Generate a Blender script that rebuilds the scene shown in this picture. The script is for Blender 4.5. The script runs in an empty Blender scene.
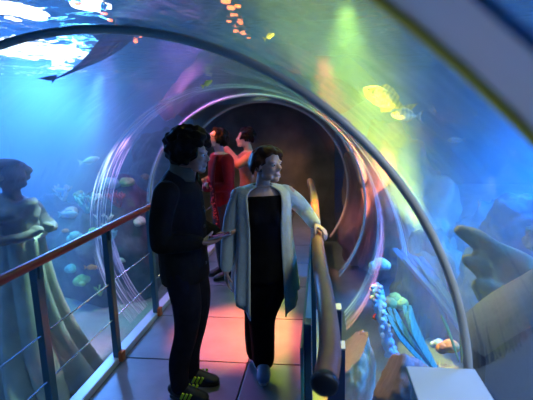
import bpy, bmesh, math, random
from mathutils import Vector, Matrix, noise, Quaternion
random.seed(7)
V = Vector
PI = math.pi
R_ = math.radians
S = bpy.context.scene
COL = S.collection

# ------------------------------------------------------------------ camera
FPX, PW, PH = 430.0, 533, 400
EYE = V((0, 0, 1.74))
RW = Matrix(((0.99160197, 0.0064951, 0.12916402),
             (0.1259854, 0.17706056, -0.97610309),
             (-0.02920974, 0.98417853, 0.17475531)))   # camera axes -> world


def ray(px, py):
    return RW @ V((px - PW / 2, -(py - PH / 2), -FPX))


def at(px, py, Y):
    """the place that stands Y metres down the tunnel on the sight line of (px, py)"""
    r = ray(px, py)
    return EYE + r * (Y / r.y)


cam_d = bpy.data.cameras.new('camera')
cam = bpy.data.objects.new('camera', cam_d)
COL.objects.link(cam)
cam.matrix_world = Matrix.Translation(EYE) @ RW.to_4x4()
cam_d.sensor_width = 36
cam_d.lens = FPX * 36 / PW
cam_d.clip_start = 0.02
cam_d.dof.use_dof = True
cam_d.dof.focus_distance = 2.5
cam_d.dof.aperture_fstop = 2.4
S.camera = cam

# ------------------------------------------------------------------ materials
_m = {}


def mat(name, col, rough=0.6, metal=0.0, col2=None, scale=6.0, contrast=(0.35, 0.65), bump=0.0, bscale=20.0,
        emit=0.0, emit_col=None, trans=0.0, sheen=0.0, col3=None, spec=0.5):
    if name in _m:
        return _m[name]
    m = bpy.data.materials.new(name)
    m.use_nodes = True
    nt = m.node_tree
    b = nt.nodes['Principled BSDF']
    b.inputs['Base Color'].default_value = (*col, 1)
    b.inputs['Roughness'].default_value = rough
    b.inputs['Metallic'].default_value = metal
    b.inputs['Specular IOR Level'].default_value = spec
    tc = nt.nodes.new('ShaderNodeTexCoord')
    if col2 is not None:
        n = nt.nodes.new('ShaderNodeTexNoise')
        n.inputs['Scale'].default_value = scale
        n.inputs['Detail'].default_value = 6
        nt.links.new(tc.outputs['Object'], n.inputs['Vector'])
        r = nt.nodes.new('ShaderNodeValToRGB')
        r.color_ramp.elements[0].position = contrast[0]
        r.color_ramp.elements[1].position = contrast[1]
        r.color_ramp.elements[0].color = (*col, 1)
        r.color_ramp.elements[1].color = (*col2, 1)
        if col3 is not None:
            e = r.color_ramp.elements.new(min(0.98, contrast[1] + 0.1))
            e.color = (*col3, 1)
        nt.links.new(n.outputs['Fac'], r.inputs['Fac'])
        nt.links.new(r.outputs['Color'], b.inputs['Base Color'])
    if bump:
        n2 = nt.nodes.new('ShaderNodeTexNoise')
        n2.inputs['Scale'].default_value = bscale
        n2.inputs['Detail'].default_value = 5
        nt.links.new(tc.outputs['Object'], n2.inputs['Vector'])
        bp = nt.nodes.new('ShaderNodeBump')
        bp.inputs['Strength'].default_value = bump
        bp.inputs['Distance'].default_value = 0.02
        nt.links.new(n2.outputs['Fac'], bp.inputs['Height'])
        nt.links.new(bp.outputs['Normal'], b.inputs['Normal'])
    if emit:
        b.inputs['Emission Color'].default_value = (*(emit_col or col), 1)
        b.inputs['Emission Strength'].default_value = emit
    if trans:
        b.inputs['Transmission Weight'].default_value = trans
    if sheen:
        b.inputs['Sheen Weight'].default_value = sheen
    _m[name] = m
    return m


def acrylic():
    m = bpy.data.materials.new('clear_acrylic')
    m.use_nodes = True
    nt = m.node_tree
    nt.nodes.clear()
    out = nt.nodes.new('ShaderNodeOutputMaterial')
    t = nt.nodes.new('ShaderNodeBsdfTransparent')
    t.inputs['Color'].default_value = (0.97, 0.985, 0.99, 1)
    g = nt.nodes.new('ShaderNodeBsdfGlossy')
    g.inputs['Roughness'].default_value = 0.035
    fr = nt.nodes.new('ShaderNodeFresnel')
    fr.inputs['IOR'].default_value = 1.42
    # long shallow polishing waves make the reflections streak along the arch
    uv = nt.nodes.new('ShaderNodeUVMap')
    mp = nt.nodes.new('ShaderNodeMapping')
    mp.inputs['Scale'].default_value = (1.2, 9, 1)
    n = nt.nodes.new('ShaderNodeTexNoise')
    n.inputs['Scale'].default_value = 1.0
    n.inputs['Detail'].default_value = 3
    bp = nt.nodes.new('ShaderNodeBump')
    bp.inputs['Strength'].default_value = 0.12
    bp.inputs['Distance'].default_value = 0.05
    L = nt.links.new
    L(uv.outputs['UV'], mp.inputs['Vector'])
    L(mp.outputs['Vector'], n.inputs['Vector'])
    L(n.outputs['Fac'], bp.inputs['Height'])
    L(bp.outputs['Normal'], g.inputs['Normal'])
    mx = nt.nodes.new('ShaderNodeMixShader')
    ml = nt.nodes.new('ShaderNodeMath')
    ml.operation = 'MULTIPLY'
    ml.inputs[1].default_value = 0.75
    L(fr.outputs['Fac'], ml.inputs[0])
    L(ml.outputs[0], mx.inputs['Fac'])
    L(t.outputs[0], mx.inputs[1])
    L(g.outputs[0], mx.inputs[2])
    L(mx.outputs[0], out.inputs['Surface'])
    return m


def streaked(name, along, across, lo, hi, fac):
    """panel joint acrylic with reflection streaks painted in as frosting: clear between the streaks"""
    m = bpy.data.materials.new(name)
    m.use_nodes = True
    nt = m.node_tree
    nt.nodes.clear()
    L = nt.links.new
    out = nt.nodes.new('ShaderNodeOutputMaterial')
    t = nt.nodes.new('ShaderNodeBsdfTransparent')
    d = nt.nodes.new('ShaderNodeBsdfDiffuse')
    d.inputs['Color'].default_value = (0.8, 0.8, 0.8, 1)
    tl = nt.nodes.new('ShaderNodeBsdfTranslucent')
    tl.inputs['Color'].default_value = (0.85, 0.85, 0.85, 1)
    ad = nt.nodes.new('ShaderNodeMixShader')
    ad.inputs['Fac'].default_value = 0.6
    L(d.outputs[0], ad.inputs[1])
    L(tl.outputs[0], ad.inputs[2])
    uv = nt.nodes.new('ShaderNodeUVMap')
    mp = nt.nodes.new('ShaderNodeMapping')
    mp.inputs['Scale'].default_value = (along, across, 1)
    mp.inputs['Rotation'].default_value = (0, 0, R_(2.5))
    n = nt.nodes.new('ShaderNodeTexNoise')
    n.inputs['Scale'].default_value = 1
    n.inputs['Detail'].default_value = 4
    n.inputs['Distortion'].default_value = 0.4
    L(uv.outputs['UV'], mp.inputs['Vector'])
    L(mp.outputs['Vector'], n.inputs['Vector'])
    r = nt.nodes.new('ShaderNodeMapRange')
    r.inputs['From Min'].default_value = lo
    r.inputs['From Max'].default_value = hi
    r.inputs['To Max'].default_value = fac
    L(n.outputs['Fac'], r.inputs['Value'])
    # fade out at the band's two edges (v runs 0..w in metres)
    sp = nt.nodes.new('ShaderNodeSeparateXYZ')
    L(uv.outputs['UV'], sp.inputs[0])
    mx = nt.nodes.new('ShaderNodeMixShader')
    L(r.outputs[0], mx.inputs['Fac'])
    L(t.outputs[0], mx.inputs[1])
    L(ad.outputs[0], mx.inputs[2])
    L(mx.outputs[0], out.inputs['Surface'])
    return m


# ------------------------------------------------------------------ mesh helpers
def link(name, bm, m, parent=None, smooth=True):
    me = bpy.data.meshes.new(name)
    bm.normal_update()
    bm.to_mesh(me)
    bm.free()
    if m is not None:
        me.materials.append(m)
    if smooth:
        for p in me.polygons:
            p.use_smooth = True
    o = bpy.data.objects.new(name, me)
    COL.objects.link(o)
    if parent is not None:
        o.parent = parent
    return o


def root(name, loc, label, cat, group=None, rz=0.0):
    o = bpy.data.objects.new(name, None)
    COL.objects.link(o)
    o.location = loc
    o.rotation_euler = (0, 0, rz)
    o.empty_display_size = 0.05
    return tag(o, label, cat, group)


def tag(o, label, cat=None, group=None, kind=None):
    if label:
        o['label'] = label
    if cat:
        o['category'] = cat
    if group:
        o['group'] = group
    if kind:
        o['kind'] = kind
    return o


def struct(o, label=None):
    o['kind'] = 'structure'
    if label:
        o['label'] = label
    return o


def box(bm, c, s, bev=0.0, rot=None):
    r = bmesh.ops.create_cube(bm, size=1.0)
    vs = r['verts']
    for v in vs:
        v.co = V((v.co.x * s[0], v.co.y * s[1], v.co.z * s[2]))
    if bev:
        es = list({e for v in vs for e in v.link_edges})
        rr = bmesh.ops.bevel(bm, geom=es, offset=bev, segments=2, affect='EDGES', profile=0.5)
        vs = list({v for f in rr['faces'] for v in f.verts} | {v for v in vs if v.is_valid})
    for v in vs:
        if rot is not None:
            v.co = rot @ v.co
        v.co += V(c)
    return vs


def tube(bm, pts, radii, n=12, side=None, cap=True, closed=False, phase=0.0):
    """sweep an ellipse; radii: float or (along side, across)"""
    pts = [V(p) for p in pts]
    N = len(pts)
    rings = []
    prev = V(side) if side is not None else None
    for i, p in enumerate(pts):
        if closed:
            t = pts[(i + 1) % N] - pts[i - 1]
        else:
            t = pts[min(i + 1, N - 1)] - pts[max(i - 1, 0)]
        t.normalize()
        s = V(side) if side is not None else prev
        if s is None:
            s = V((0, 0, 1)) if abs(t.z) < 0.9 else V((1, 0, 0))
        s = s - t * s.dot(t)
        if s.length < 1e-5:
            s = t.orthogonal()
        s.normalize()
        if side is None:
            prev = s
        b = t.cross(s)
        r = radii[i] if isinstance(radii, (list, tuple)) and len(radii) == N and N > 1 else radii
        a, c = r if isinstance(r, (list, tuple)) else (r, r)
        rings.append([bm.verts.new(p + s * (a * math.cos(2 * PI * k / n + phase)) + b * (c * math.sin(2 * PI * k / n + phase))) for k in range(n)])
    M = N if closed else N - 1
    for i in range(M):
        A, B = rings[i], rings[(i + 1) % N]
        for k in range(n):
            bm.faces.new((A[k], A[(k + 1) % n], B[(k + 1) % n], B[k]))
    if cap and not closed:
        bm.faces.new(list(reversed(rings[0])))
        bm.faces.new(rings[-1])
    return rings


def ellipsoid(bm, c, r, rot=None, sub=2):
    vs = bmesh.ops.create_icosphere(bm, subdivisions=sub, radius=1.0)['verts']
    for v in vs:
        p = V((v.co.x * r[0], v.co.y * r[1], v.co.z * r[2]))
        if rot is not None:
            p = rot @ p
        v.co = p + V(c)
    return vs


def lerp(a, b, t):
    return a + (b - a) * t


def spline(pts, n):
    """Catmull-Rom through the points (tuples of any length)"""
    P = [tuple(p) for p in pts]
    out = []
    segs = len(P) - 1
    for i in range(n + 1):
        u = i / n * segs
        k = min(int(u), segs - 1)
        t = u - k
        p0, p1, p2, p3 = P[max(k - 1, 0)], P[k], P[k + 1], P[min(k + 2, segs)]
        out.append(tuple(0.5 * (2 * b + (c - a) * t + (2 * a - 5 * b + 4 * c - d) * t * t + (-a + 3 * b - 3 * c + d) * t ** 3)
                         for a, b, c, d in zip(p0, p1, p2, p3)))
    return out


def remesh(name, bm, m, parent, voxel, smooth=4, fac=0.5):
    """fuse overlapping closed shapes into one continuous skin"""
    o = link('tmp', bm, None)
    md = o.modifiers.new('r', 'REMESH')
    md.mode = 'VOXEL'
    md.voxel_size = voxel
    if smooth:
        sm = o.modifiers.new('s', 'SMOOTH')
        sm.iterations = smooth
        sm.factor = fac
    dg = bpy.context.evaluated_depsgraph_get()
    me = bpy.data.meshes.new_from_object(o.evaluated_get(dg))
    me.name = name
    bpy.data.objects.remove(o)
    me.materials.clear()
    me.materials.append(m)
    for p in me.polygons:
        p.use_smooth = True
    o = bpy.data.objects.new(name, me)
    COL.objects.link(o)
    if parent is not None:
        o.parent = parent
    return o


def sheet(bm, grid, close=False):
    g = [[bm.verts.new(p) for p in row] for row in grid]
    for i in range(len(g) - 1):
        n = len(g[i])
        for k in range(n if close else n - 1):
            bm.faces.new((g[i][k], g[i][(k + 1) % n], g[i + 1][(k + 1) % n], g[i + 1][k]))
    return g


def solidify(bm, t):
    bmesh.ops.recalc_face_normals(bm, faces=bm.faces[:])
    bmesh.ops.solidify(bm, geom=bm.faces[:], thickness=t)


# ------------------------------------------------------------------ the tunnel
TR = 1.375


def axis(Y):
    """centre of the vault's circle"""
    if Y < 1.5:
        t = max(0.0, min(1.0, (1.5 - Y) / 1.05))
        return V((lerp(-0.84, -0.78, t), Y, lerp(0.72, 0.79, t)))
    d = max(0.0, Y - 4.5)
    return V((-0.84 - 0.022 * d * d, Y, 0.72))


def vp(Y, a, r=TR):
    c = axis(Y)
    return V((c.x + r * math.cos(a), Y, c.z + r * math.sin(a)))


def vault(name, y0, y1, m, r=TR, a0=-50, a1=230, nu=72, ny=4, v_unit=False):
    bm = bmesh.new()
    uvl = bm.loops.layers.uv.new('UVMap')
    g, uv = [], {}
    for j in range(ny + 1):
        Y = lerp(y0, y1, j / ny)
        row = []
        for i in range(nu + 1):
            a = R_(lerp(a0, a1, i / nu))
            v = bm.verts.new(vp(Y, a, r))
            uv[v] = (a * r, Y)
            row.append(v)
        g.append(row)
    for j in range(ny):
        for i in range(nu):
            f = bm.faces.new((g[j][i], g[j][i + 1], g[j + 1][i + 1], g[j + 1][i]))
            for l in f.loops:
                l[uvl].uv = uv[l.vert]
    return struct(link(name, bm, m))


ACR = acrylic()
joints = [-1.6, 0.45, 1.5, 2.75, 4.0, 5.25, 8.6]
for i in range(6):
    w = vault('window_%d' % (i + 1), joints[i], joints[i + 1], ACR, ny=2 if i < 5 else 8)
    w['label'] = ('curved clear acrylic panel of the tunnel vault, nearest overhead at right',
                  'curved clear acrylic panel between the two nearest metal ribs',
                  'curved clear acrylic panel just beyond the thin metal rib',
                  'curved clear acrylic panel above the standing pair',
                  'curved clear acrylic panel behind the standing pair',
                  'curved clear acrylic panel at the far dark end')[i]

grey_metal = mat('grey_metal', (0.55, 0.54, 0.53), 0.45, 0.15, (0.48, 0.48, 0.48), 9)
gasket = mat('olive_gasket', (0.60, 0.50, 0.05), 0.5)
beige_metal = mat('beige_metal', (0.62, 0.54, 0.40), 0.4, 0.1, (0.52, 0.45, 0.34), 8)


def arc(Y, r, a0, a1, n=90):
    return [vp(Y, R_(lerp(a0, a1, i / n)), r) for i in range(n + 1)]


bm = bmesh.new()
tube(bm, arc(1.5, TR - 0.010, -38, 218), 0.0155, 12, side=(0, 1, 0))
struct(link('trim_1', bm, beige_metal), 'thin beige metal rib arching right over the walkway')
# the nearest rib: a broad flat strip with an olive gasket along its far edge
bm = bmesh.new()
tube(bm, arc(0.395, TR - 0.012, -38, 218), [(0.085, 0.007)] * 91, 4, side=(0, 1, 0), phase=PI / 4)
t2 = struct(link('trim_2', bm, grey_metal, smooth=False), 'broad grey metal rib crossing the top right corner')
bm = bmesh.new()
tube(bm, arc(0.460, TR - 0.018, -38, 218), 0.007, 8, side=(0, 1, 0))
link('gasket', bm, gasket, t2)

# joint bands further along, light reflections painted on them as frosted streaks
JOINT = streaked('reflection_joint', 1.6, 45, 0.46, 0.66, 0.9)
JOINT2 = streaked('reflection_joint_soft', 0.9, 24, 0.36, 0.64, 0.8)
struct(vault('trim_3', 2.62, 2.86, JOINT2, TR - 0.006, 8, 80, 60), 'cloudy joint band with painted reflection streaks, lit yellow at right')
struct(vault('trim_4', 3.75, 4.2, JOINT, TR - 0.006, -40, 220, 90), 'joint band with painted reflection streaks, lit violet at left and red at right')
struct(vault('trim_5', 5.15, 5.35, JOINT2, TR - 0.006, -40, 220, 60), 'faint joint band with painted reflection streaks round the far dark end')

for k, yy in enumerate((5.25, 6.9)):
    bm = bmesh.new()
    tube(bm, arc(yy, TR - 0.008, -38, 218), 0.016, 12, side=(0, 1, 0))
    struct(link('trim_%d' % (8 + k), bm, beige_metal), ('metal rib just behind the two further people', 'last metal rib in the dark end of the tunnel')[k])

# ------------------------------------------------------------------ walkway
XL, XR = -1.53, -0.14
floor_m = mat('steel_plate', (0.19, 0.205, 0.225), 0.42, 0.2, (0.15, 0.165, 0.185), 5, bump=0.05, bscale=60)
bm = bmesh.new()
XM = -0.555
ys = [-1.5, 0.7, 1.45, 2.16, 2.88, 3.62, 4.4, 5.2, 6.0, 7.0, 8.3]
for a, b in zip(ys[:-1], ys[1:]):
    for x0, x1 in ((XL, XM), (XM, XR)):
        box(bm, ((x0 + x1) / 2, (a + b) / 2, -0.02), (x1 - x0 - 0.010, b - a - 0.012, 0.04), 0.004)
struct(link('floor', bm, floor_m, smooth=False), 'walkway of grey steel plates with dark seams')
bm = bmesh.new()
box(bm, ((XL + XR) / 2, 3.4, -0.10), (XR - XL + 0.1, 9.8, 0.11))
struct(link('floor_frame', bm, mat('dark_frame', (0.03, 0.032, 0.04), 0.6), smooth=False))
bm = bmesh.new()
box(bm, (XL - 0.045, 3.4, 0.012), (0.09, 9.8, 0.05), 0.008)
struct(link('trim_6', bm, mat('pale_kerb', (0.62, 0.64, 0.70), 0.4, 0.2), smooth=False), 'pale metal kerb along the left edge of the walkway')
bm = bmesh.new()
box(bm, (XR + 0.012, 3.4, 0.0), (0.022, 9.8, 0.03), 0.004)
struct(link('trim_7', bm, mat('copper_edge', (0.45, 0.30, 0.24), 0.35, 0.6), smooth=False), 'thin copper coloured edge strip along the right of the walkway')

# ------------------------------------------------------------------ left railing
teal_post = mat('teal_post', (0.05, 0.16, 0.20), 0.35, 0.2)
red_wood = mat('red_handrail', (0.30, 0.025, 0.012), 0.36, 0.0, (0.21, 0.018, 0.010), 7)
steel = mat('bright_steel', (0.75, 0.76, 0.80), 0.25, 0.9)
rail = root('guard_railing', (XL, 2.8, 0.0), 'left guard railing with red handrail, flat teal posts and thin steel wires', 'railing')


def rel(o, parent):
    """keep world coordinates of mesh data under a moved parent"""
    o.parent = parent
    o.matrix_parent_inverse = parent.matrix_basis.inverted() if False else Matrix.Identity(4)
    mw = (Matrix.Translation(parent.location) @ parent.rotation_euler.to_matrix().to_4x4()).inverted()
    o.data.transform(mw)
    return o


def part(name, bm, m, parent, smooth=True):
    return rel(link(name, bm, m, None, smooth), parent)


bm = bmesh.new()
tube(bm, [(XL, -0.9, 1.04), (XL, 1.5, 1.04), (XL, 3.6, 1.04), (XL, 5.2, 1.04), (XL - 0.03, 6.6, 1.04), (XL - 0.1, 8.0, 1.04)], 0.026, 14)
part('handrail', bm, red_wood, rail)
posts_y = [0.55, 1.3, 2.06, 2.84, 3.62, 4.4, 5.2, 6.0, 7.0]
orange = mat('orange_bracket', (0.65, 0.16, 0.03), 0.35, 0.3)  # plain orange for the brackets at the post feet
for y in posts_y:
    bm = bmesh.new()
    box(bm, (XL - 0.022, y, 0.525), (0.042, 0.06, 1.0), 0.004)
    box(bm, (XL - 0.002, y, 0.985), (0.03, 0.03, 0.08), 0.003)
    p = part('post', bm, teal_post, rail, False)
    bm = bmesh.new()
    box(bm, (XL + 0.012, y, 0.040), (0.032, 0.06, 0.075), 0.006)
    b = link('bracket', bm, orange, None, False)
    rel(b, rail)
    b.parent = p
for z in (0.34, 0.62):
    bm = bmesh.new()
    tube(bm, [(XL - 0.02, -0.9, z), (XL - 0.02, 8.0, z)], 0.005, 8)
    part('wire', bm, steel, rail)

# ------------------------------------------------------------------ right railing
wood_rail = mat('brown_handrail', (0.25, 0.12, 0.07), 0.42, 0.0, (0.18, 0.085, 0.05), 6)
green_panel = mat('green_panel', (0.05, 0.26, 0.21), 0.35, 0.0, (0.04, 0.20, 0.17), 4)
rr = root('handrail_barrier', (-0.05, 2.4, 0.0), 'right barrier with round brown handrail ending in a black cap', 'railing')
rpath = spline([(0.002, 1.20, 0.958), (0.022, 1.38, 0.975), (0.012, 1.75, 0.982), (-0.015, 2.2, 0.985), (-0.035, 2.7, 0.985),
                (-0.06, 3.4, 0.985), (-0.09, 4.4, 0.985), (-0.16, 5.6, 0.985)], 40)
bm = bmesh.new()
tube(bm, rpath, 0.039, 18)
part('handrail', bm, wood_rail, rr)
bm = bmesh.new()
d = (V(rpath[0]) - V(rpath[1])).normalized()
p0 = V(rpath[0])
tube(bm, [p0 - d * 0.012, p0 + d * 0.008, p0 + d * 0.016, p0 + d * 0.02], [0.043, 0.043, 0.037, 0.02], 20)
tag(part('end_cap', bm, mat('black_rubber', (0.008, 0.008, 0.008), 0.5), rr), 'black rubber end cap')
bm = bmesh.new()
box(bm, (-0.085, 3.1, 0.475), (0.012, 3.1, 0.80), 0.002)
part('infill_panel', bm, green_panel, rr, False)
navy = mat('navy_paint', (0.010, 0.022, 0.075), 0.4)
for y in (1.62, 2.75, 3.9, 4.62):
    bm = bmesh.new()
    box(bm, (-0.062, y, 0.47), (0.03, 0.06, 0.97), 0.003)
    part('post', bm, mat('blue_green_post', (0.02, 0.06, 0.10), 0.4, 0.3), rr, False)

# two navy housings behind the right rail, and the pale ledge
pale_edge = mat('pale_edge', (0.25, 0.28, 0.30), 0.45)
for i, (x, y, w, dp, h, lab) in enumerate(((0.072, 2.62, 0.085, 0.09, 0.61, 'navy blue housing with pale top edge, further back behind the right rail'),
                                           (0.072, 2.32, 0.100, 0.09, 0.51, 'navy blue housing with pale top edge, nearer the black rail end'))):
    r = root('housing', (x, y, -0.05), lab, 'housing')
    bm = bmesh.new()
    box(bm, (x, y, h / 2 - 0.03), (w, dp, h - 0.02), 0.004)
    part('body', bm, navy, r, False)
    bm = bmesh.new()
    box(bm, (x, y, h - 0.037), (w + 0.004, dp + 0.004, 0.012), 0.003)
    part('top_edge', bm, pale_edge, r, False)

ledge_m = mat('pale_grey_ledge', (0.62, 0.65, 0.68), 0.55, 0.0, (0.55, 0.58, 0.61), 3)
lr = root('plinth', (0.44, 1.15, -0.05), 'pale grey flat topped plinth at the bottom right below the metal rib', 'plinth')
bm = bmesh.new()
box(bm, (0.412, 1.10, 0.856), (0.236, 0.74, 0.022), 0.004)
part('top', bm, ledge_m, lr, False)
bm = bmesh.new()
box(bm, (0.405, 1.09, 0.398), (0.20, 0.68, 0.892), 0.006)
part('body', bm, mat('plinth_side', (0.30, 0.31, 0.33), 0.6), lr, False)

# ------------------------------------------------------------------ the tank
GZ = -0.68


def ground_z(x, y):
    h = GZ + 0.10 * noise.noise(V((x * 0.5, y * 0.5, 3.1))) + 0.03 * noise.noise(V((x * 2.2, y * 2.2, 7.7)))
    # sand banked up on the right, and rising gently to the back
    h += 0.75 * max(0.0, min(1.0, (x - 0.45) / 2.2)) * max(0.0, min(1.0, (y - 1.0) / 3.0))
    h += 0.25 * max(0.0, min(1.0, (-2.6 - x) / 3.0)) * max(0.0, min(1.0, (y - 4.0) / 4.0))
    d = math.hypot(x - axis(y).x, 0)
    if d < TR + 0.2:
        h = min(h, GZ - 0.04)
    return h


sand = mat('sand', (0.46, 0.42, 0.34), 0.9, 0.0, (0.34, 0.30, 0.25), 3, bump=0.4, bscale=25)
bm = bmesh.new()
grid = [[V((x, y, ground_z(x, y))) for x in [(-9 + 15 * i / 110) for i in range(111)]] for y in [(-3 + 14.5 * j / 110) for j in range(111)]]
sheet(bm, grid)
struct(link('ground', bm, sand), 'rippled sandy tank bed')

tankwall = mat('tank_wall', (0.08, 0.24, 0.46), 0.9, 0.0, (0.05, 0.17, 0.36), 0.8)
for nm, c, s in (('wall_left', (-9.1, 4.2, 1.4), (0.2, 15, 5.4)), ('wall_right', (6.1, 4.2, 1.4), (0.2, 15, 5.4)),
                 ('wall_back', (-1.5, 11.6, 1.4), (15.4, 0.2, 5.4)), ('wall_front', (-1.5, -3.1, 1.4), (15.4, 0.2, 5.4))):
    bm = bmesh.new()
    box(bm, c, s)
    struct(link(nm, bm, tankwall, smooth=False))
bm = bmesh.new()
box(bm, (-1.5, 4.2, 4.9), (15.4, 15, 0.2))
struct(link('ceiling', bm, mat('dark_ceiling', (0.02, 0.025, 0.03), 0.9), smooth=False))
bm = bmesh.new()
box(bm, (-1.2, 8.85, 0.7), (2.9, 0.12, 2.9))
struct(link('wall_end', bm, mat('end_wall', (0.16, 0.12, 0.08), 0.8, 0.0, (0.07, 0.06, 0.04), 2.5, bump=.5, bscale=6), smooth=False))

# rippled water surface seen from below
SZ = 2.92


def water_surface_mat():
    m = bpy.data.materials.new('rippled_surface')
    m.use_nodes = True
    nt = m.node_tree
    nt.nodes.clear()
    L = nt.links.new
    out = nt.nodes.new('ShaderNodeOutputMaterial')
    rf = nt.nodes.new('ShaderNodeBsdfRefraction')
    rf.inputs['IOR'].default_value = 1.008
    rf.inputs['Roughness'].default_value = 0.0
    gl = nt.nodes.new('ShaderNodeBsdfGlossy')
    gl.inputs['Roughness'].default_value = 0.02
    mx = nt.nodes.new('ShaderNodeMixShader')
    mx.inputs['Fac'].default_value = 0.5
    L(rf.outputs[0], mx.inputs[1])
    L(gl.outputs[0], mx.inputs[2])
    L(mx.outputs[0], out.inputs['Surface'])
    return m


bm = bmesh.new()
NX, NY = 420, 420
grid = []
for j in range(NY + 1):
    y = 0.5 + 11 * j / NY
    row = []
    for i in range(NX + 1):
        x = -9 + 15 * i / NX
        z = SZ + 0.035 * noise.noise(V((x * 1.5, y * 1.5, 0))) + 0.030 * noise.noise(V((x * 4.2, y * 4.2, 5))) + 0.012 * noise.noise(V((x * 11, y * 11, 9)))
        row.append(V((x, y, z)))
    grid.append(row)
sheet(bm, grid)
struct(link('water_surface', bm, water_surface_mat()), 'rippled water surface seen from below')

# the water itself: the tank's volume less the tunnel
WATER_D = 0.11


def water_mat():
    m = bpy.data.materials.new('tank_water')
    m.use_nodes = True
    nt = m.node_tree
    nt.nodes.clear()
    L = nt.links.new
    out = nt.nodes.new('ShaderNodeOutputMaterial')
    t = nt.nodes.new('ShaderNodeBsdfTransparent')
    sc = nt.nodes.new('ShaderNodeVolumeScatter')
    sc.inputs['Color'].default_value = (0.45, 0.75, 1.0, 1)
    sc.inputs['Density'].default_value = WATER_D
    sc.inputs['Anisotropy'].default_value = 0.15
    ab = nt.nodes.new('ShaderNodeVolumeAbsorption')
    ab.inputs['Color'].default_value = (0.25, 0.75, 1.0, 1)
    ab.inputs['Density'].default_value = 0.05
    ad = nt.nodes.new('ShaderNodeAddShader')
    L(sc.outputs[0], ad.inputs[0])
    L(ab.outputs[0], ad.inputs[1])
    L(ad.outputs[0], out.inputs['Volume'])
    L(t.outputs[0], out.inputs['Surface'])
    m.cycles.volume_sampling = 'MULTIPLE_IMPORTANCE'
    return m


bm = bmesh.new()
box(bm, (-1.5, 4.2, 0.90), (14.9, 14.4, 3.94))
n = 72
ys_ = [-1.9, -0.5, 0.45, 1.0, 1.5] + [1.5 + 0.5 * k for k in range(1, 15)] + [8.7]
rings = [[bm.verts.new(vp(y, 2 * PI * k / n, TR + 0.03)) for k in range(n)] for y in ys_]
for A, B in zip(rings[:-1], rings[1:]):
    for k in range(n):
        bm.faces.new((A[k], B[k], B[(k + 1) % n], A[(k + 1) % n])).normal_flip()
bm.faces.new(rings[0])
bm.faces.new(list(reversed(rings[-1])))
wo = link('water', bm, water_mat(), smooth=False)
# face normals of the cavity point into the tunnel, those of the outer box outwards
bm = bmesh.new()
bm.from_mesh(wo.data)
for f in bm.faces:
    c = f.calc_center_median()
    a = axis(c.y)
    if math.hypot(c.x - a.x, c.z - a.z) < TR + 0.1 and -1.95 < c.y < 8.75:
        tgt = V((a.x, 3.0 if len(f.verts) > 10 else c.y, a.z))
        if (tgt - c).dot(f.normal) < 0:
            f.normal_flip()
bm.to_mesh(wo.data)
bm.free()
struct(wo, 'clear blue water filling the tank round the tunnel')

# ------------------------------------------------------------------ rocks
dark_rock = mat('dark_rock', (0.05, 0.045, 0.035), 0.9, 0.0, (0.12, 0.09, 0.06), 3.5, bump=0.7, bscale=9, col3=(0.08, 0.12, 0.06))
brown_rock = mat('brown_rock', (0.24, 0.17, 0.12), 0.9, 0.0, (0.40, 0.30, 0.22), 4, bump=0.6, bscale=12)
olive_rock = mat('olive_rock', (0.065, 0.075, 0.030), 0.9, 0.0, (0.14, 0.13, 0.06), 4, bump=0.6, bscale=12)
reef_rock = mat('reef_rock', (0.035, 0.045, 0.045), 0.9, 0.0, (0.11, 0.10, 0.11), 5, bump=0.8, bscale=10, col3=(0.09, 0.15, 0.09))
pink_lit_rock = mat('pink_lit_rock', (0.45, 0.24, 0.20), 0.9, 0.0, (0.24, 0.13, 0.10), 2.2, bump=0.6, bscale=8)  # pink light partly put into the brown rock's colour
slate = mat('slate', (0.055, 0.065, 0.085), 0.8, 0.0, (0.04, 0.05, 0.065), 3, bump=0.2, bscale=15)


def keep_out(p, margin=0.06):
    """push a point out of the tunnel"""
    a = axis(p.y)
    d = V((p.x - a.x, 0, p.z - a.z))
    if -2.0 < p.y < 8.8 and d.length < TR + margin:
        d.normalize()
        return V((a.x + d.x * (TR + margin), p.y, a.z + d.z * (TR + margin)))
    return p


def rock(name, c, r, seed, m, label, cat='rock', group=None, amp=0.28, sub=5, freq=1.6, rot=None, sharp=0.0):
    bm = bmesh.new()
    vs = bmesh.ops.create_icosphere(bm, subdivisions=sub, radius=1)['verts']
    for v in vs:
        u = v.co.copy()
        q = u * freq + V((seed * 3.7, seed * 1.3, seed * 7.1))
        d = noise.noise(q) * 1.0 + 0.5 * noise.noise(q * 2.1) + 0.28 * noise.noise(q * 4.6) + 0.14 * noise.noise(q * 9.5)
        if sharp:
            d -= sharp * abs(noise.noise(q * 1.4 + V((9, 9, 9))))
        p = u * (1 + amp * d)
        p = V((p.x * r[0], p.y * r[1], p.z * r[2]))
        if rot is not None:
            p = rot @ p
        v.co = keep_out(p + V(c)) - V(c)
    o = link(name, bm, m)
    o.location = c
    return tag(o, label, cat, group)


P = at
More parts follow.
